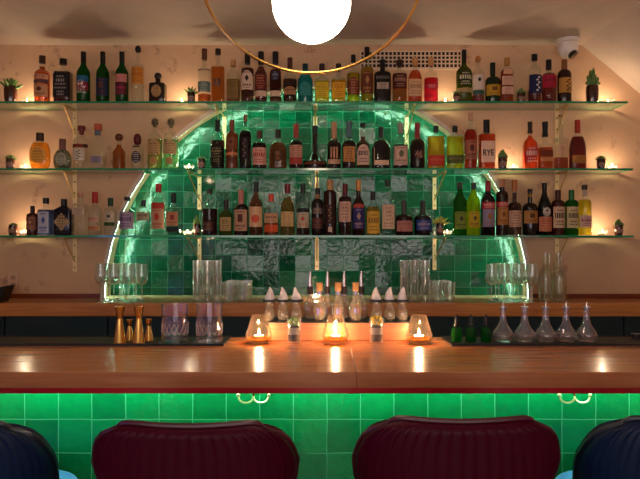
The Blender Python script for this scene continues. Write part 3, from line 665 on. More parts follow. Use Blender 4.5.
B(2,330,12.5,180,194,190.5,6,190,'tall','k#240e08',None,'#a87848',[(205,224,'#2c140c','r',.8,'v','#805c40',-.2),(227,232,'#b8a090','r',.3)],'tall straight dark brown bottle with tan collar on bottom shelf',capw=6.4)
B(2,345,13.5,184,200,196,4.4,196,'rnd','c',(197,'#340c08'),'#5c1018',[(202,222,'#c49c88','r',.85,'l','#7c4c40')],'dark bottle with dark red foil and square cream label on bottom shelf')
B(2,358.5,12.5,180,207,195,4.6,191,'slope','k#200c0c',None,'#c08040',[(204,208,'#a03c28','a',.85),(208,229,'#2c2460','r',.88,'e','#a08068')],'dark bottle with purple-blue label and orange-tan cap',capw=5.2)
B(2,373,14,192,211,200,4.6,200,'slope','c',(207,'#b88c30'),'#14100e',[(211.5,233.5,'#cc9c38','r',.88,'b','#70501c')],'short bottle with yellow label on bottom shelf',capw=5.2)
B(2,388,14,180,200,194,4.8,186,'rnd','c',None,'#1c1614',[(205,229,'#c8a488','r',.86,'l','#806450')],'tall clear bottle with long cream label on bottom shelf',capw=5.2)
B(2,404,17.5,201,219,214,4.8,214,'rnd','k#1c0a0a',None,'#382c2c',[(221,231.5,'#b47468','r',.86,'l','#5c2c28')],'squat dark bottle with pink label, left of squat pair on bottom shelf')
B(2,423,17.5,201,219,214,4.8,214,'rnd','k#120a10',None,'#2c2020',[(220,230.5,'#1c3878','r',.82,'b','#a8909c')],'squat dark bottle with blue label, right of squat pair on bottom shelf')
B(2,460,13.5,182,203,190,4.6,189,'slope','#1c4c14',None,'#1c1414',[(212,229,'#74802c','r',.86,'e','#2c3810')],'dark green bottle with olive label, left of the green liqueur pair',capw=5)
B(2,473.5,13,183,203,190,4.6,189.5,'slope','#8c9c0c',None,'#1c1814',[(212,228,'#b09018','r',.86,'e','#4c4010')],'yellow-green bottle with yellow label, right of the green liqueur pair',capw=5)
B(2,488,14,181,201,191,4.8,191,'slope','k#14080c',None,'#8c1824',[(202.5,209,'#a82c34','r',.93,'b','#d8a8a0'),(209.5,227,'#80748c','r',.88,'e','#8c5c28')],'black bottle with red foil and grey-lavender picture label, bottom shelf')
B(2,502,12,179,196,191,5,187,'rnd','k#1c0c08',None,'#b07858',[(202,207,'#a82424','r',.95,'b','#d8b0a0'),(207.5,225,'#a87038','r',.88,'e','#6c3c14')],'dark bottle with red band over orange-tan label, bottom shelf',capw=5.4)
B(2,514.5,13.5,180,207,202,4.4,191,'rnd','c',(193,'#3c1408'),'#b06830',[(211,227,'#b89078','r',.93,'l','#6c4838')],'dark brown round-shouldered bottle with copper neck and cream label',capw=5)
B(2,530,14.5,189,209,203,4.6,192,'rnd','k#140a06',None,'#0e0a08',[(194,197,'#8c6c24','r',.93),(211,223.5,'#a8743c','r',.93,'e','#54300f')],'black bottle with gold neck ring and orange label, right half of bottom shelf',capw=5)
B(2,544.5,13.5,183,210,190,4.4,189.5,'slope','k#0c100c',None,'#100c0a',[(207.5,216.5,'#c0b0a0','c',.55,'e','#3c3028'),(217,231.5,'#c07858','r',.93,'l','#7c2c1c')],'black tapered bottle with white roundel above salmon label',capw=5)
B(2,558,13,190,204,200,4.8,200,'rnd','k#340c0a',None,'#3c100e',[(207,228,'#c4a484','r',.9,'b','#241814')],'dark red bottle with cream script label, left of matching pair')
B(2,571.5,13,190,204,200,4.8,200,'rnd','#0c5014',None,'#185424',[(207,228,'#bca87c','r',.9,'b','#241814')],'green bottle with cream script label, right of matching pair')
B(2,584.5,13.5,185,205,198,4.8,189.5,'rnd','c',(200,'#b4a824'),'#241812',[(190.5,197,'#b8a898','r',.85),(215.5,227.5,'#c8a898','r',.9,'b','#8c2434')],'bottle of yellow-green liquid with white-red label, right end of bottom shelf row',capw=5.6)

# ------------------------------------------------------------------ small potted succulents on the shelves
def jar_plant(cx, base_z, top, potw, pottop, Y, label, kind=0, leaf=None, pot=None, group='small succulents in dark jars'):
    hw = potw / 2 / F * Y; zt = Z(top, Y) - base_z; zp = Z(pottop, Y) - base_z
    r = thing('potted_succulent', label, 'plant', (X(cx, Y), Y, base_z + .0004), group)
    p = MB().lathe([(hw * .8, 0), (hw * .95, zp * .3), (hw, zp * .8), (hw * .92, zp), (hw * .82, zp), (hw * .82, zp * .8)], 20).build('pot', pot or JAR, r)
    MB().lathe([(hw * .7, 0), (hw * .85, .001)], 16).build('soil', SOIL, r, loc=(0, 0, zp * .8))
    m = MB(); rnd = random.Random(int(cx * 7)); lf = leaf or LEAF
    if kind == 0:     # rosette of pointed leaves
        H = zt - zp * .8
        for k in range(14):
            a = k * 2.4; el = .35 + 1.1 * (k / 14); L = H * (1.1 if k < 7 else .98)
            d = Vector((math.cos(a) * math.cos(el), math.sin(a) * math.cos(el), math.sin(el)))
            q = Vector((0, 0, zp * .8)); m.tube([q, q + d * L * .5, q + d * L * .8, q + d * L], [hw * .12, hw * .26, hw * .16, hw * .02], 6)
    else:             # branching column cactus
        H = zt - zp * .8
        for k in range(7):
            a = k * 2.4; rr = hw * (.15 + .1 * k); x, y = math.cos(a) * rr, math.sin(a) * rr * .6; hh = H * (1 - .09 * k)
            m.tube([(x * .4, y * .4, zp * .8), (x, y, zp * .8 + hh * .5), (x * 1.35, y * 1.3, zp * .8 + hh * .85), (x * 1.4, y * 1.3, zp * .8 + hh)], [hw * .16, hw * .24, hw * .26, hw * .1], 8)
            for j in range(3):
                b = a + j * 2.1; zz = zp * .8 + hh * (.45 + .2 * j)
                m.sphere((x * 1.2 + math.cos(b) * hw * .3, y + math.sin(b) * hw * .3, zz), hw * .22, 8, 6, sz=1.3)
    m.build('leaves', lf, r)
    if potw < 12:
        at = lambda z: (hw * .985, hw * .985, 2)
        label_patch(r, at, zp * .25, zp * .62, .8, '#8c6c5c', 'r', off=.0006)
    return r
YJ = 3.57
jar_plant(10.5, SHELFTOP[0], 77, 12.5, 86.5, YJ, 'leafy succulent in dark jar at left end of the top shelf')
jar_plant(191.2, SHELFTOP[0], 86, 8, 92.5, YJ, 'tiny succulent jar left of the arch on the top shelf')
jar_plant(456.5, SHELFTOP[0], 90, 7, 94, 3.522, 'tiny succulent jar in front of the tall olive-green bottle')
jar_plant(521, SHELFTOP[0], 88, 8.5, 93.5, YJ, 'tiny succulent jar between the copper and navy-labelled bottles', 1)
jar_plant(592.3, SHELFTOP[0], 68, 12.5, 86, YJ, 'tall branching cactus in dark jar at right end of the top shelf', 1)
jar_plant(10.3, SHELFTOP[1], 154, 8.5, 158.5, YJ, 'tiny succulent jar at left end of the middle shelf')
jar_plant(201.5, SHELFTOP[1], 155.5, 8, 159, YJ, 'tiny pinkish succulent jar beside candle on middle shelf, left of centre')
jar_plant(502.5, SHELFTOP[1], 149.5, 9, 157.5, YJ, 'tiny sprouting green cactus jar right of the RYE bottle', 1)
jar_plant(601, SHELFTOP[1], 155, 8.5, 159, YJ, 'tiny succulent jar at right end of the middle shelf')
jar_plant(13, SHELFTOP[2], 222.5, 8.5, 225, YJ, 'tiny dark succulent jar at left end of the bottom shelf')
jar_plant(197, SHELFTOP[2], 215, 7, 224, 3.61, 'tiny jar with tall sprout beside candle, bottom shelf left of centre', 1)
jar_plant(440, SHELFTOP[2], 215.5, 7.6, 223, YJ, 'tiny succulent jar right of the blue-labelled squat bottle', 0, LEAFY)
jar_plant(618.5, SHELFTOP[2], 219, 8.5, 225, YJ, 'tiny dark cactus jar at right end of the bottom shelf', 1)

# ------------------------------------------------------------------ tealights
CANDLE_W = 1.3
WARM = (1.0, .72, .47)
def tealight(cx, base_z, Y, label, w=1.0, hw=.034, hh=.03):
    r = thing('tealight_candle', label, 'candle', (X(cx, Y), Y, base_z + .0004), 'tealights in glass cups')
    MB().lathe([(hw * .55, 0), (hw * .7, .004), (hw, hh), (hw * .93, hh), (hw * .64, .006), (hw * .4, .005)], 32, flute=.05, nfl=12).build('glass_cup', CUT, r)
    MB().lathe([(.014, .0062), (.014, .016), (.012, .0162)], 16).build('wax', WAX, r)
    MB().lathe([(.0006, .016), (.0022, .019), (.003, .023), (.0018, .03), (.0003, .036)], 10).build('flame', FLAME, r)
    l = point('candle_light', (0, 0, .0245), CANDLE_W * w, WARM, .0022); l.parent = r
    return r
for cx, s, lab, wgt in ((27, 0, 'tealight by the left potted succulent on the top shelf', 1), (182, 0, 'tealight right of the squat medallion bottle on the top shelf', 1), (445, 0, 'tealight right of the crimson bottle on the top shelf', 1),
                   (608, 0, 'tealight right of the tall cactus on the top shelf', 1), (25.5, 1, 'tealight left of the round gold bottle on the middle shelf', 1), (189, 1, 'tealight at the arch edge on the middle shelf', 1),
                   (513.5, 1, 'tealight right of the sprouting cactus jar on the middle shelf', 1), (612, 1, 'tealight at the right end of the middle shelf', 1), (24, 2, 'tealight at the left end of the bottom shelf', 1),
                   (187.5, 2, 'tealight on the bottom shelf left of centre', 1), (447, 2, 'tealight right of the small jar on the bottom shelf', .6), (602, 2, 'tealight in shallow glass dish at right end of the bottom shelf', 1)):
    tealight(cx, SHELFTOP[s], 3.6 if cx != 447 else 3.63, lab, wgt)
tealight(315, SHELFTOP[1], 3.655, 'tealight glowing behind the bell-based decanter', 1, hw=.026)
tealight(316, CT, 3.6, 'tealight on the back counter behind the corked bottles', 1.2)

# ------------------------------------------------------------------ glassware on the back counter
def wine_glass_proto():
    r = thing('wine_glass', 'x', 'glass', (0, 0, 0), 'wine glasses on the back counter')
    R = .037
    MB().lathe([(.004, .100), (.016, .105), (.029, .119), (.036, .138), (R, .155), (.0355, .18), (.0315, .225), (.0306, .225), (.0346, .18), (R - .001, .155), (.035, .138), (.028, .12), (.014, .108), (.001, .104)], 24).build('bowl', THIN, r)
    MB().lathe([(.0048, .004), (.0032, .012), (.0028, .05), (.0032, .09), (.006, .1)], 10).build('stem', STEM, r)
    MB().lathe([(.034, 0), (.034, .0012), (.012, .004), (.004, .008)], 24).build('foot', STEM, r)
    return r
wg = wine_glass_proto(); first = True
def spot(px, Y): return (X(px, Y), Y, CT + .0005)
WL = [(101, 3.46), (108.8, 3.55), (113.8, 3.46), (122.5, 3.55), (128.6, 3.46), (136, 3.55), (142, 3.46), (104.5, 3.64), (119.8, 3.64), (134, 3.64)]
WR = [(491.6, 3.46), (498.8, 3.55), (504.3, 3.46), (512.5, 3.55), (518.6, 3.46), (525.5, 3.55), (532, 3.46), (495.6, 3.64), (509.4, 3.64), (521, 3.64)]
rowname = {3.46: 'front', 3.55: 'middle', 3.64: 'rear'}
ordn = ['first', 'second', 'third', 'fourth']
for side, lst in (('left', WL), ('right', WR)):
    cnt = {}
    for px, Y in lst:
        k = cnt.get(Y, 0); cnt[Y] = k + 1
        g = wg if first else copy_tree(wg); first = False
        g.location = spot(px, Y)
        g['label'] = '%s wine glass from left, %s row of the %s wine glass cluster on back counter' % (ordn[k], rowname[Y], side)
def tumbler_proto(name, label, R0, R1, H, seg=32, fl=.03, nfl=16, grp='', mat=None, cat='glass'):
    m = MB().lathe([(R0 * .92, 0), (R0, .003), (R1, H), (R1 - .002, H), (R0 - .002, .014), (R0 * .5, .012)], seg, flute=fl, nfl=nfl)
    return tag(m.build(name, mat or CUT), label, cat, grp)
hb = tumbler_proto('highball_glass', 'x', .026, .03, .15, 48, .02, 12, 'stacked highball glasses'); first = True
rk = tumbler_proto('tumbler_glass', 'x', .03, .037, .118, 48, .03, 12, 'short tumblers on the back counter'); firstr = True
for side, xs, yb in (('left', (199, 210.5, 216.5), 0), ('right', (405.5, 415.5, 425.5), 0)):
    xs = (197.5, 207.3, 217.1) if side == 'left' else (404.5, 414.7, 425)
    for row, Y in (('front', 3.47), ('rear', 3.56)):
        for j, px in enumerate(xs):
            for lev in (0, 1):
                g = hb if first else hb.copy()
                if not first: C.objects.link(g)
                first = False
                g.location = (X(px, Y), Y, CT + .0005 + lev * .094)
                g.scale = (1 if lev == 0 else .985,) * 2 + (1,)
                g['label'] = '%s highball glass, %s stack from left, %s row, %s glass group' % (('bottom', 'top')[lev], ordn[j], row, side)
for side, xs in (('left', (228.2, 242.6)), ('right', (437.5, 449.5))):
    for row, Y in (('front', 3.455), ('middle', 3.54), ('rear', 3.62)):
        for j, px in enumerate(xs):
            g = rk if firstr else rk.copy()
            if not firstr: C.objects.link(g)
            firstr = False
            dx = 0 if side == 'left' else .0
            g.location = (X(px, 3.455) + (.004 if row == 'rear' else 0), Y, CT + .0005)
            if side == 'right': g.scale = (.92, .92, 1)
            g['label'] = '%s short tumbler, %s row, right of the %s highball stacks' % (('left', 'right')[j], row, side)
# water carafes right
def carafe_proto():
    return tag(MB().lathe([(.034, 0), (.037, .004), (.037, .15), (.033, .175), (.018, .205), (.0145, .22), (.0145, .283), (.0165, .284), (.0165, .292), (.0135, .292), (.0125, .22), (.016, .203), (.031, .172), (.035, .15), (.035, .008), (.01, .006)], 28).build('water_bottle', CUT2 if False else GLASSW), 'x', 'bottle', 'empty clear bottles by the wine glasses')
GLASSW = clearglass('empty_bottle_glass', '#f6f6f0', 1.0, .04, .03, milk=.04, milkcol='#ffe8d0', power=2.4)
cp = carafe_proto()
for k, (px, Y, lab) in enumerate(((545.5, 3.47, 'left empty clear bottle in front beside the right wine glasses'), (558.5, 3.47, 'right empty clear bottle in front on the back counter'),
                        (549.5, 3.56, 'left empty clear bottle behind, on the back counter'), (561, 3.58, 'right empty clear bottle behind, on the back counter'))):
    g = cp if k == 0 else cp.copy()
    if k: C.objects.link(g)
    g.location = (X(px, Y), Y, CT + .0005); g['label'] = lab
    if k == 3: g.scale = (.85, .85, .88)
    if k == 2: g.scale = (1, 1, .97)

# ------------------------------------------------------------------ bar
YF, YBK = 1.67, 2.27
ZB = CAMZ - (372 - CY) / F * YF           # bar top height
bar = thing('bar_countertop', 'long polished wooden bar top across the whole foreground', 'counter', (0, YF, ZB))
m = MB(); m.box(X(357, YF), 2.0, 0, YBK - YF, -.046, 0); m.box(-2.0, X(357, YF) - .0012, 0, YBK - YF, -.046, 0)
m.build('slab', WOOD_BAR, bar, smooth=False, bevel=.0015)
MB().box(X(357, YF) - .0011, X(357, YF) - .0001, .0008, YBK - YF - .0005, -.0455, -.0004).build('seam', WOOD_BAR2, bar, smooth=False)
m = MB().box(-2.0, 2.0, .006, .03, -.063, -.0465); m.build('under_trim', pbr('dark_red_gloss', '#b01420', .3, coat=.4), bar, smooth=False)  # narrow strip below the slab, one even glossy red
RX0, RX1 = X(268, 2.19), X(409, 2.19)
MB().box(RX0, RX1, YBK - YF + .0005, YBK - YF + .1, -.04, -.0005).build('support_ledge', WOOD_BAR2, bar, smooth=False)
base = thing('tiled_bar', 'green glazed tile bar front below the wooden top', 'bar', (0, 1.80, 0))
tile_front = tile_mat('green_tile_front', .1035, -.0245, .033, '#04603a', '#0a8a52', '#46a078', .14, .02)
YT = 1.80
MB().box(-2.0, 2.0, 0, .3, .001, ZB - .047).build('tile_face', tile_front, base, smooth=False)
MB().box(-1.98, 1.98, -.085, -.073, ZB - .058, ZB - .0475).build('led_channel', emit('led_bar', '#90ffcc', 27), base, smooth=False)

def coat_hook(px, label):
    Y = 1.752; x = X(px, Y); zt = ZB - .0475
    r = thing('coat_hook', label, 'hook', (x, Y, zt), 'double coat hooks under the bar')
    MB().box(-.014, .014, -.012, .012, -.003, 0).build('mounting_plate', BRASS, r, smooth=False)
    hm = MB(); zz = -.052
    MB().tube([(0, 0, -.003), (0, 0, zz + .006)], .0032, 8).build('stem', BRASS, r)
    for s in (-1, 1):
        pts = [(0, 0, zz + .008)] + [(s * (.0225 - .0225 * math.cos(a)), -.004 * math.sin(a), zz + .006 - .0165 * math.sin(a)) for a in [PI * k / 10 for k in range(1, 10)]] + [(s * .046, 0, zz + .012)]
        h = MB(); h.tube(pts, .0033, 8); h.sphere(pts[-1], .0062, 12, 8); h.build('hook_arm', pbr('pale_brass', '#e0c090', .3, .8), r)
coat_hook(253.5, 'brass double hook under the bar above the left maroon stool')
coat_hook(574.5, 'brass double hook under the bar near the right blue stool')

# rail mats
for x0, x1, lab in ((-1.45, X(227, 2.15), 'black rubber bar mat under jiggers and mixing glasses, left half'), (X(447, 2.15), 1.45, 'black rubber bar mat under droppers and decanters, right half')):
    m = MB(); m.box(x0, x1, 2.075, 2.245, ZB + .0004, ZB + .006)
    for e in ((x0, x1, 2.075, 2.08), (x0, x1, 2.24, 2.245)): m.box(e[0], e[1], e[2], e[3], ZB + .006, ZB + .009)
    tag(m.build('bar_mat', RUBBER, smooth=False), lab, 'mat', 'rubber bar mats')
MT = ZB + .0064
def y_of(py): return (CAMZ - ZB) * F / (py - CY)

# riser
rz = thing('bottle_riser', 'low reddish wooden riser box at the back centre of the bar', 'stand', ((RX0 + RX1) / 2, 2.19, ZB + .0005))
RH = Z(322, 2.19) - ZB; rw = (RX1 - RX0) / 2
MB().box(-rw, rw, 0, .14, 0, RH - .004).build('box', WOOD_RIS, rz, smooth=False, bevel=.001)
MB().box(-rw, rw, .002, .14, RH - .004, RH).build('top_liner', RUBBER, rz, smooth=False)
RT = ZB + RH + .0008

FAC = clearglass('faceted_glass', '#f4f2ec', 1.0, .12, .05, milk=.10, milkcol='#fff4e4', power=1.8)
# bitters with wrapped pourers
TISS = pbr('frosted_wrap', '#cfc4c0', .6)
def wrapped(px, label, k):
    Y = 2.222; hw = .0215; H = Z(287, Y) - RT; zc_ = Z(301.5, Y) - RT
    r = thing('pourer_bottle', label, 'bottle', (X(px, Y), Y, RT), 'bottles with wrapped pourers on the riser')
    MB().lathe([(hw * .9, 0), (hw, .003), (hw, zc_ * .35), (hw * .8, zc_ * .6), (hw * .55, zc_ * .8), (hw * .5, zc_)], 20, flute=.03, nfl=10).build('glass_body', CUT, r)
    MB().lathe([(hw * .85, .003), (hw * .9, zc_ * .3), (hw * .7, zc_ * .52)], 18).build('liquid', liquid('#a08868', .3), r)
    MB().lathe([(hw * 1.0, zc_ - .001), (hw * 1.2, zc_ + .003), (hw * 1.2, zc_ + .009), (hw * .5, zc_ + .0085)], 20).build('collar', BLACK, r)
    m = MB(); v = []; n = 22; rings_ = 8; rnd = random.Random(k)
    for i in range(rings_ + 1):
        t = i / rings_; rr = hw * .82 * (1 - t) ** .75 + .0012
        for j in range(n):
            a = 2 * PI * j / n; q = rr * (1 + .13 * math.cos(5 * a + t * 4 + k))
            v.append((q * math.cos(a) + .006 * t * math.sin(k + 3 * t), q * math.sin(a), zc_ + .008 + t * (H - zc_ - .008)))
    f = [(i * n + j, i * n + (j + 1) % n, (i + 1) * n + (j + 1) % n, (i + 1) * n + j) for i in range(rings_) for j in range(n)] + [tuple(reversed(range(n))), tuple(rings_ * n + j for j in range(n))]
    m.add(v, f); m.build('wrap', TISS, r)
for k, (px, lab) in enumerate(((269.5, 'leftmost'), (283, 'second from left'), (296.5, 'third from left'), (376.5, 'third from right'), (389.5, 'second from right'), (402, 'rightmost'))):
    wrapped(px, lab + ' short glass bottle with pale wrapped pourer on the riser', k)
# spouted dasher bottles (rear row) and corked ones (front row)
def dasher(px, label):
    Y = 2.295; H = Z(271, Y) - RT; zc0 = Z(294, Y) - RT; R = .0235
    r = thing('dasher_bottle', label, 'bottle', (X(px, Y), Y, RT), 'cut glass dasher bottles on the riser')
    MB().lathe([(R * .85, 0), (R, .003), (R, zc0 * .45), (R * .8, zc0 * .62), (R * .42, zc0 * .8), (R * .4, zc0 + .002)], 24, flute=.07, nfl=8).build('glass_body', FAC, r)
    MB().lathe([(R * .7, .004), (R * .85, zc0 * .4), (R * .7, zc0 * .5)], 16).build('liquid', liquid('#c09868', .12), r)
    zk = Z(286.5, Y) - RT
    MB().lathe([(.0105, zc0), (.0115, zc0 + .002), (.0115, zk), (.005, zk + .002)], 16).build('stopper', pbr('dark_stopper', '#281a18', .4), r)
    MB().tube([(0, 0, zk), (0, 0, zk + (H - zk) * .6), (.0012, 0, H)], [.0085, .0066, .004], 10).build('spout', pbr('steel', '#c8beb8', .25, .9), r)
for px, l in ((310, 'leftmost'), (327.3, 'second from left'), (344, 'second from right'), (361, 'rightmost')): dasher(px, l + ' tall cut-glass dasher bottle with metal spout, riser rear row')
def corked(px, label):
    Y = 2.228; H = Z(282.5, Y) - RT; zc0 = Z(290.5, Y) - RT; R = .0225
    r = thing('corked_bottle', label, 'bottle', (X(px, Y), Y, RT), 'corked glass bottles on the riser')
    MB().lathe([(R * .85, 0), (R, .003), (R, zc0 * .4), (R * .8, zc0 * .58), (R * .5, zc0 * .72), (R * .48, zc0 + .001)], 24, flute=.07, nfl=8).build('glass_body', FAC, r)
    MB().lathe([(R * .7, .004), (R * .85, zc0 * .36), (R * .72, zc0 * .5)], 16).build('liquid', liquid('#c8a060', .12), r)
    MB().lathe([(.0095, zc0 - .003), (.0118, zc0), (.0125, H - .001), (.0118, H)], 16).build('cork', capm('cork'), r)
for px, l in ((319.5, 'left'), (338.2, 'middle'), (355.7, 'right')): corked(px, l + ' of three cut-glass bottles with cork stoppers, riser front row')

# glass cone lamps with candles
def cone_lamp(px, label):
    Y = 2.135; r = thing('candle_lamp', label, 'lamp', (X(px, Y), Y, ZB + .0005), 'cone glass candle lamps on the bar')
    H = Z(315, Y) - ZB
    MB().lathe([(.026, 0), (.034, .003), (.043, .014), (.0495, .03), (.047, .036), (.027, H), (.0255, H), (.045, .036), (.047, .03), (.041, .016), (.02, .006)], 32, flute=.012, nfl=10).build('glass_shade', LAMPG, r)
    MB().lathe([(.024, .0075), (.036, .014), (.0405, .019), (.02, .0195)], 24).build('glass_base', liquid('#e0a040', .12), r)
    MB().lathe([(.017, .0197), (.017, .028), (.015, .0285)], 20).build('wax', WAX, r)
    MB().lathe([(.0008, .0285), (.003, .034), (.0036, .039), (.002, .047), (.0003, .054)], 12).build('flame', FLAME, r)
    l = point('candle_light', (0, 0, .039), CANDLE_W * 1.3, WARM, .003); l.parent = r
cone_lamp(259, 'lit cone-shaped glass candle lamp left of the riser')
cone_lamp(335.5, 'lit cone-shaped glass candle lamp in front of the riser centre')
cone_lamp(419, 'lit cone-shaped glass candle lamp right of the riser')
# shot glasses planted with succulents
def glass_plant(px, label, leaf, top):
    Y = 2.15; r = thing('planted_glass', label, 'plant', (X(px, Y), Y, ZB + .0005), 'succulents in clear glasses on the bar')
    H = Z(318.5, Y) - ZB; R = .0275
    MB().lathe([(R * .85, 0), (R * .88, .003), (R, H), (R - .0015, H), (R * .84, .006), (.004, .005)], 28).build('glass', THIN, r)
    MB().lathe([(R * .78, .0065), (R * .84, H * .34), (.004, H * .35)], 24).build('soil', SOIL, r)
    MB().lathe([(R * .84, H * .35), (R * .88, H * .62), (R * .5, H * .7), (.004, H * .68)], 24).build('pebbles', pbr('pebbles', '#b8a094', .7, bump=.8, bscale=180), r)
    MB().lathe([(R * .86, H * .63), (R * .87, H * .7), (.004, H * .74)], 24).build('dark_layer', SOIL, r)
    m = MB(); L = Z(top, Y) - ZB - H * .72
    for k in range(18):
        a = k * 2.4; el = .4 + 1.1 * (k / 18); d = Vector((math.cos(a) * math.cos(el), math.sin(a) * math.cos(el), math.sin(el))); q = Vector((0, 0, H * .72))
        ll = min(L, R * .8 / max(.3, math.cos(el)))
        m.tube([q, q + d * ll * .5, q + d * ll * .85, q + d * ll], [.003, .006, .0045, .0008], 6)
    m.build('leaves', leaf, r)
glass_plant(294, 'clear glass with green succulent and layered pebbles, right of left candle lamp', pbr('bright_leaf', '#7a9a3c', .5), 317)
glass_plant(376.5, 'clear glass with yellow plant and dark layers, left of right candle lamp', pbr('bright_yellow_leaf', '#c0a030', .5), 315)

# jiggers
def jigger(px, Y, top, label, w):
    H = Z(top, Y) - MT; R = w / 2 / F * Y; r = thing('jigger', label, 'jigger', (X(px, Y), Y, MT), 'brass jiggers on the bar mat')
    t = .66
    MB().lathe([(R, 0), (R * .96, .002), (R * .42, H * t), (R * .3, H * t), (R * .85, .004)], 28, cap0=False).build('large_cup', BRASS, r)
    MB().lathe([(R * .42, H * t), (R * .78, H * .97), (R * .8, H), (R * .72, H), (R * .34, H * t + .004)], 28).build('small_cup', BRASS, r)
    MB().lathe([(R * .44, H * t - .002), (R * .46, H * t), (R * .44, H * t + .002)], 24).build('waist_ring', BRASS, r)
jigger(119.8, 2.105, 306.5, 'tall brass jigger, left of the two tall ones', 12.5)
jigger(138.8, 2.105, 306.5, 'tall brass jigger, right of the two tall ones', 12.5)
jigger(129.6, 2.165, 319.5, 'short brass jigger between the two tall jiggers', 9.5)
jigger(148.8, 2.165, 319, 'short brass jigger right of the tall jiggers', 9.5)
# mixing glasses
MIX = clearglass('mixing_glass_crystal', '#f8f4fa', 1.0, .03, .03, milk=.008, milkcol='#ffffff', power=2.8)
def mixing(px, label):
    Y = 2.135; H = Z(304, Y) - MT; R = 13.3 / F * Y
    r = thing('mixing_glass', label, 'glass', (X(px, Y), Y, MT), 'crystal mixing glasses')
    MB().lathe([(R * .88, 0), (R * .97, .004), (R * .97, H * .3), (R * .95, H * .9), (R * .99, H), (R * .92, H), (R * .89, H * .9), (R * .9, .026), (R * .6, .022), (.004, .02)], 48, flute=.022, nfl=16).build('glass_wall', MIX, r)
    m = MB()
    for k in range(16):
        a = 2 * PI * k / 16
        for z0, z1, da in ((.03, H * .5, .19), (.03, H * .5, -.19)):
            m.tube([(R * .98 * math.cos(a + da * t), R * .98 * math.sin(a + da * t), z0 + (z1 - z0) * (t + 1) / 2) for t in (-1, -.33, .33, 1)], .0011, 5)
    m.build('diamond_cut', STEM, r)
mixing(175, 'crystal mixing glass beside the brass jiggers')
mixing(209.3, 'crystal mixing glass nearest the left candle lamp')
# droppers
for px, l in ((456.5, 'left'), (470.8, 'middle'), (485.8, 'right')):
    Y = 2.13; R = 5.1 / F * Y; zc0 = Z(327, Y) - MT; H = Z(314.5, Y) - MT
    r = thing('dropper_bottle', l + ' of three small green glass bottles with black droppers', 'bottle', (X(px, Y), Y, MT), 'green dropper bottles')
    MB().lathe([(R * .9, 0), (R, .003), (R, zc0 * .85), (R * .6, zc0)], 20).build('glass_body', liquid('#0f5a1c', .55), r)
    MB().lathe([(R * .5, zc0), (R * .55, zc0 + .002), (R * .55, zc0 + .012), (R * .35, zc0 + .013)], 16).build('collar', BLACK, r)
    MB().lathe([(R * .34, zc0 + .012), (R * .42, zc0 + .02), (R * .36, H - .008), (R * .15, H)], 14).build('bulb', BLACK, r)
# decanters
DEC = clearglass('decanter_glass', '#f6f6fa', 1.0, .05, .03, milk=.03, milkcol='#ffffff', power=2.4)
for k, (px, l) in enumerate(((503, 'leftmost of five glass decanter cruets on the right mat'), (524.6, 'second from left of five glass decanter cruets'), (545.6, 'middle one of five glass decanter cruets'), (566, 'second from right of five glass decanter cruets'), (586.5, 'rightmost of five glass decanter cruets'))):
    Y = 2.135; R = 10.4 / F * Y; H = Z(307.5, Y) - MT; g = lambda py: Z(py, Y) - MT
    r = thing('cruet', l, 'decanter', (X(px, Y), Y, MT), 'glass cruets with spouts')
    pr = [(R * .68, 0), (R * .74, .002), (R * .98, g(336)), (R, g(334.5)), (R * .86, g(331)), (R * .45, g(325)), (R * .3, g(319)), (R * .27, g(310)), (R * .33, H)]
    MB().lathe(pr + [(R * .27, H), (R * .23, g(310)), (R * .26, g(319)), (R * .4, g(325)), (R * .92, g(334.5)), (R * .9, g(336)), (R * .66, .006), (.004, .005)], 32, flute=.012, nfl=12).build('glass_body', DEC, r)
    MB().lathe([(R * .62, .007), (R * .88, g(336)), (R * .91, g(334.5)), (R * .86, g(333.2))], 28).build('liquid', liquid('#b8a898', .18), r)
    MB().lathe([(R * .2, H - .012), (R * .22, H), (R * .36, H + .0005), (R * .36, H + .004), (R * .1, H + .005)], 16).build('stopper', pbr('pale_metal', '#c0b8bc', .3, .7), r)
    MB().tube([(0, 0, H + .004), (0, 0, H + .012), (.002, 0, H + .021)], [.003, .0024, .0014], 8).build('spout', pbr('steel', '#c8beb8', .25, .9), r)

# ------------------------------------------------------------------ pendant
YL = 1.75
pc = (X(311.5, YL), YL)
gz = Z(2.6, YL); gr_ = 39.3 / F * YL; RR = 113.5 / F * YL; rzc = Z(-40.5, YL)
pen = thing('pendant_lamp', 'glowing white globe pendant hanging inside a thin brass ring', 'lamp', (pc[0], YL, ZC))
MB().lathe([(.06, -.02), (.06, -.001)], 24).build('ceiling_rose', BRASS, pen)
MB().tube([(0, 0, -.02), (0, 0, rzc + RR - ZC)], .004, 8).build('rod', BRASS, pen)
MB().tube([(RR * math.sin(2 * PI * k / 96), 0, rzc - ZC + RR * math.cos(2 * PI * k / 96)) for k in range(96)], .0045, 8, closed=True).build('ring', BRASS, pen)
MB().tube([(0, 0, rzc + RR - ZC), (0, 0, gz + gr_ - ZC - .01)], .003, 8).build('cord', BRASS, pen)
MB().sphere((0, 0, gz - ZC), gr_, 40, 24).build('globe', emit('globe_glow', '#ffe4ca', 20), pen)
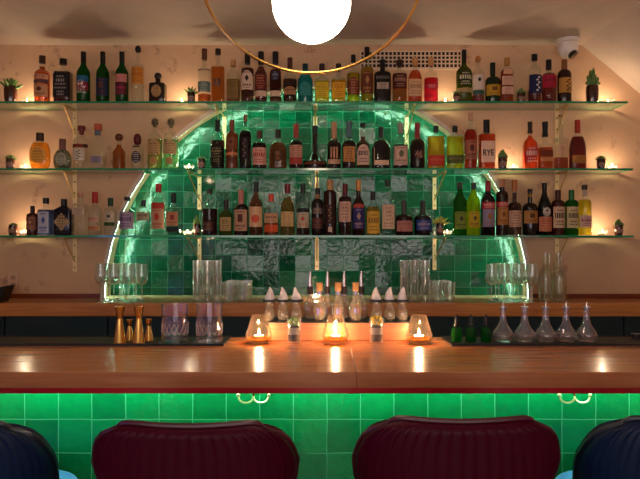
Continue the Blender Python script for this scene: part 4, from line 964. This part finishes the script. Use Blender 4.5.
# ------------------------------------------------------------------ wall vent, camera, outlet, script mark, terminal
vx0, vx1, vz0, vz1 = X(360, YW), X(461.5, YW), Z(70, YW), Z(51, YW)
v = thing('air_vent', 'long white perforated air vent high on the wall right of centre', 'vent', ((vx0 + vx1) / 2, YW, (vz0 + vz1) / 2))
hwv, hhv = (vx1 - vx0) / 2, (vz1 - vz0) / 2
VM = pbr('vent_white', '#d0b49a', .5)
MB().box(-hwv + .004, hwv - .004, -.004, -.0005, -hhv + .004, hhv - .004).build('dark_backing', pbr('vent_dark', '#14100e', .9), v, smooth=False)
m = MB(); m.box(-hwv, hwv, -.014, -.0008, hhv - .008, hhv); m.box(-hwv, hwv, -.014, -.0008, -hhv, -hhv + .014); m.box(-hwv, -hwv + .008, -.014, -.0008, -hhv, hhv); m.box(hwv - .008, hwv, -.014, -.0008, -hhv, hhv)
m.build('frame', VM, v, smooth=False)
m = MB(); nx = 25
for k in range(1, nx): x = -hwv + 2 * hwv * k / nx; m.box(x - .004, x + .004, -.010, -.0045, -hhv + .014, hhv - .008)
for k in range(1, 4): z = -hhv + .014 + (2 * hhv - .022) * k / 4; m.box(-hwv + .008, hwv - .008, -.012, -.0045, z - .0035, z + .0035)
m.build('grid', VM, v, smooth=False)

YCm = 3.60; r_ = 11.5 / F * YCm
cam_ = thing('security_camera', 'white dome security camera on the ceiling near the sloped corner', 'camera', (X(567.5, YCm), YCm, ZC))
WH = pbr('camera_white', '#ece0d8', .4)
MB().lathe([(r_ * .95, -.022), (r_, -.018), (r_, -.001)], 28).build('mount', WH, cam_)
m = MB(); m.sphere((0, 0, 0), r_ * .86, 28, 16); d_ = m.build('dome', WH, cam_, loc=(0, -.005, -.055)); 
ln = MB().lathe([(r_ * .42, r_ * .5), (r_ * .42, r_ * .88), (r_ * .34, r_ * .93)], 24).build('lens', pbr('lens_dark', '#2c2420', .2, coat=.6), d_); ln.rotation_euler = (math.radians(150), math.radians(-22), 0)

ol = thing('wall_outlet', 'pale wall outlet plate low on the left above the back counter', 'outlet', (X(13.5, YW), YW, Z(281, YW)))
MB().box(-.034, .034, -.006, -.0005, -.052, .052).build('plate', pbr('outlet_plate', '#c8a488', .4), ol, smooth=False, bevel=.002)
for z in (-.022, .022):
    s_ = MB().box(-.016, .016, -.008, -.006, z - .013, z + .013).build('socket', pbr('socket', '#b08c74', .4), ol, smooth=False)
    MB().box(-.007, -.004, -.0084, -.008, z - .006, z + .006).box(.004, .007, -.0084, -.008, z - .006, z + .006).build('slot', BLACK, s_, smooth=False)
# small brown script mark on the wall under the ceiling
m = MB(); q = F / YW
def P(px, py): return (X(px, YW), YW - .0015, Z(py, YW))
m.tube([P(307.5, 50.5), P(308.3, 47.8), P(310, 46.8), P(311.5, 48), P(310.3, 49.5), P(312.5, 50.2), P(315.5, 49.4)], .0018, 5)
m.tube([P(304, 52.2), P(305, 51.3), P(306, 52.4), P(307.4, 51.2), P(309, 52.6), P(310.5, 51.4), P(312, 52.6), P(313.6, 51.8), P(315.2, 52.5)], .0017, 5)
tag(m.build('wall_script', pbr('brown_ink', '#6c3018', .6)), 'tiny brown handwritten mark on the wall just below the globe lamp', 'sign')
tm = thing('card_terminal', 'black slanted device at the left end of the back counter', 'device', (X(-2, 3.45), 3.45, CT + .0005))
mm = MB(); mm.add([(-.07, -.04, 0), (.03, -.04, 0), (.03, .06, 0), (-.07, .06, 0), (-.07, -.04, .07), (.07, -.04, .1), (.07, .06, .1), (-.07, .06, .07)], [(3, 2, 1, 0), (4, 5, 6, 7), (0, 1, 5, 4), (1, 2, 6, 5), (2, 3, 7, 6), (3, 0, 4, 7)])
mm.build('body', BLACK, tm, smooth=False, bevel=.004)
mm = MB(); mm.box(-.064, .062, -.001, .0, -.002, .002); MB().box(-.06, .0, -.0425, -.0402, .02, .06).build('screen', pbr('dark_screen', '#08080c', .1), tm, smooth=False)
# small metal thing at the right end behind the bar
mk = thing('bar_spoon_rest', 'small metal cup just behind the bar at the far right', 'cup', (X(636, 2.2), 2.2, MT))
MB().lathe([(.012, 0), (.017, .014), (.018, .018), (.015, .018), (.01, .003)], 20).build('cup_wall', pbr('dull_steel', '#706c6c', .35, .9), mk)
mk.name = 'metal_cup'

# ------------------------------------------------------------------ bar stools
def interp(tab, t):
    if t <= tab[0][0]: return tab[0][1]
    for (a, b), (c, d) in zip(tab, tab[1:]):
        if t <= c: return b + (d - b) * (t - a) / (c - a)
    return tab[-1][1]
WT = [(0, .205), (.25, .222), (.5, .2335), (.62, .234), (.74, .226), (.84, .216), (.91, .203), (.96, .186), (1.0, .160)]
def stool(mat, dark, seatm, px, Y, label, dz=0, rz=0):
    x = X(px, Y); r = thing('bar_stool', label, 'bar stool', (x, Y, 0), 'upholstered bar stools at the bar', rz)
    z0, z1 = .80, 1.040 + dz
    def ridge(u):   # top edge: ears and a shallow dip between them
        return .006 * (1 - math.cos(PI * min(1, abs(u) / .8))) / 2 - .016 * max(0, (abs(u) - .5) / .5) ** 3.5
    def pos(u, v, d):
        W = interp(WT, v); z = z0 + (z1 - z0) * v + ridge(u) * v ** 6
        xx = W * math.sin(u * PI / 2 * .86) / math.sin(PI / 2 * .86)
        yy = (.02 + .12 * (1 - v)) * (abs(u) ** 2.6)
        lean = -.02 * (v - .5)
        return Vector((xx, yy + lean - d, z))
    m = MB(); nu, nv = 120, 26; v = []; f = []; NR = 22
    for side in (0, 1):
        for j in range(nv + 1):
            vv = (j / nv); vv = 1 - (1 - vv) ** 1.4
            for i in range(nu + 1):
                u = -1 + 2 * i / nu
                edge = max(0, 1 - ((1 - abs(u)) / .06)) if abs(u) > .94 else 0
                e2 = max(0, (vv - .93) / .07)
                thick = (.024 + (.0034 * abs(math.sin(PI * NR * (u + 1) / 2)) * (1 - e2))) * math.sqrt(max(0.02, 1 - max(edge, e2) ** 2))
                v.append(pos(u, vv, thick if side == 0 else -thick))
    N = (nu + 1) * (nv + 1)
    for j in range(nv):
        for i in range(nu):
            a = j * (nu + 1) + i; b = a + nu + 1
            f += [(a, a + 1, b + 1, b), (a + N, b + N, b + 1 + N, a + 1 + N)]
    for i in range(nu):
        a = i; b = nv * (nu + 1) + i; f += [(a, a + N, a + 1 + N, a + 1), (b, b + 1, b + 1 + N, b + N)]
    for j in range(nv):
        a = j * (nu + 1); b = a + nu + 1; f += [(a, b, b + N, a + N)]; a += nu; b += nu; f += [(a, a + N, b + N, b)]
    m.add(v, f); m.build('backrest', mat, r)
    path = [pos(-1, t, .004) for t in (0, .2, .4, .6, .75, .85, .92, .97)] + [pos(-1 + 2 * i / 40, 1.0, .004) + Vector((0, 0, .002)) for i in range(0, 41)] + [pos(1, t, .004) for t in (.97, .92, .85, .75, .6, .4, .2, 0)]
    MB().tube(path, .0068, 8).build('piping', dark, r)
    # seat
    hx, hy = .205, .19; cy = .235
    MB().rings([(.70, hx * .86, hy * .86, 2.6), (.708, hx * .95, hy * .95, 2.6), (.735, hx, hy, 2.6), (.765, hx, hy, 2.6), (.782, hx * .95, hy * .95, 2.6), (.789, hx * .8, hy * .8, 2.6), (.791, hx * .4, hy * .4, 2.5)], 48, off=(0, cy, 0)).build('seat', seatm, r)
    MB().box(-.16, .16, .1, .36, .685, .7).build('seat_frame', BLACK, r, smooth=False)
    for sx in (-1, 1):
        MB().tube([(sx * .15, .10, .69), (sx * .16, .04, .74), (sx * .15, .03, .83)], .009, 8).build('back_support', BLACK, r)
        for sy in (0, 1):
            y = .11 if sy == 0 else .35
            y2 = .05 if sy == 0 else .41
            MB().tube([(sx * .14, y, .69), (sx * .2, y2, .008), (sx * .2, y2, 0)], [.013, .01, .01], 10).build('leg', BLACK, r)
    MB().tube([(-.184, .066, .2), (.184, .066, .2), (.184, .394, .2), (-.184, .394, .2)], .008, 8, closed=True).build('footrest', BRASS_D, r)
    return r
MAR = pbr('maroon_leather', '#3e0016', .5, spec=.14); MARD = pbr('maroon_piping', '#440618', .4)
BLU = pbr('blue_leather', '#041a38', .5, spec=.25); BLUD = pbr('blue_piping', '#061020', .4)
SEATB = pbr('led_lit_blue_leather', '#5c84d8', .45)  # blue leather with the bar LED's light on the seats put into its colour
YS = 1.29
stool(MAR, MARD, MAR, 190, YS, 'maroon channel-backed bar stool left of centre', 0)
stool(MAR, MARD, MAR, 462, YS, 'maroon channel-backed bar stool right of centre', .010)
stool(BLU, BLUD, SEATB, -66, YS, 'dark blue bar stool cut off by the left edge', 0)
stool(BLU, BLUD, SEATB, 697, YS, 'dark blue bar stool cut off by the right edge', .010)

# ------------------------------------------------------------------ lights
pt = area('window_portal', (0, -3.0, (wz0 + wz1) / 2), (math.radians(90), 0, 0), wx1 - wx0, wz1 - wz0, 1, (1, 1, 1)); pt.data.cycles.is_portal = True
pt.rotation_euler = (math.radians(-90), 0, 0)
wd = bpy.data.worlds.new('dusk'); wd.use_nodes = True; sc.world = wd
wd.node_tree.nodes['Background'].inputs[0].default_value = (1.0, .9, .84, 1); wd.node_tree.nodes['Background'].inputs[1].default_value = 3.3
area('blue_neon_light', (XL + .05, .1, 1.3), (0, math.radians(-90), 0), .5, .9, 5, (.25, .3, 1.0))
area('pink_neon_light', (XR - .05, .1, 1.3), (0, math.radians(90), 0), .5, .9, 2.5, (1.0, .12, .45))

# ------------------------------------------------------------------ camera and render look
cd = bpy.data.cameras.new('camera'); cd.sensor_width = 36; cd.lens = F / 640 * 36; cd.clip_start = .05
co = bpy.data.objects.new('camera', cd); C.objects.link(co); co.location = (0, 0, CAMZ); co.rotation_euler = (PI / 2, 0, 0)
sc.camera = co
sc.view_settings.view_transform = 'Standard'; sc.view_settings.look = 'None'; sc.view_settings.gamma = 1; sc.view_settings.use_curve_mapping = False
sc.view_settings.exposure = 0.38
cy = sc.cycles
cy.max_bounces = 28; cy.diffuse_bounces = 4; cy.glossy_bounces = 8; cy.transmission_bounces = 28; cy.transparent_max_bounces = 40
cy.sample_clamp_indirect = 4; cy.caustics_reflective = False; cy.caustics_refractive = False
cy.use_denoising = True
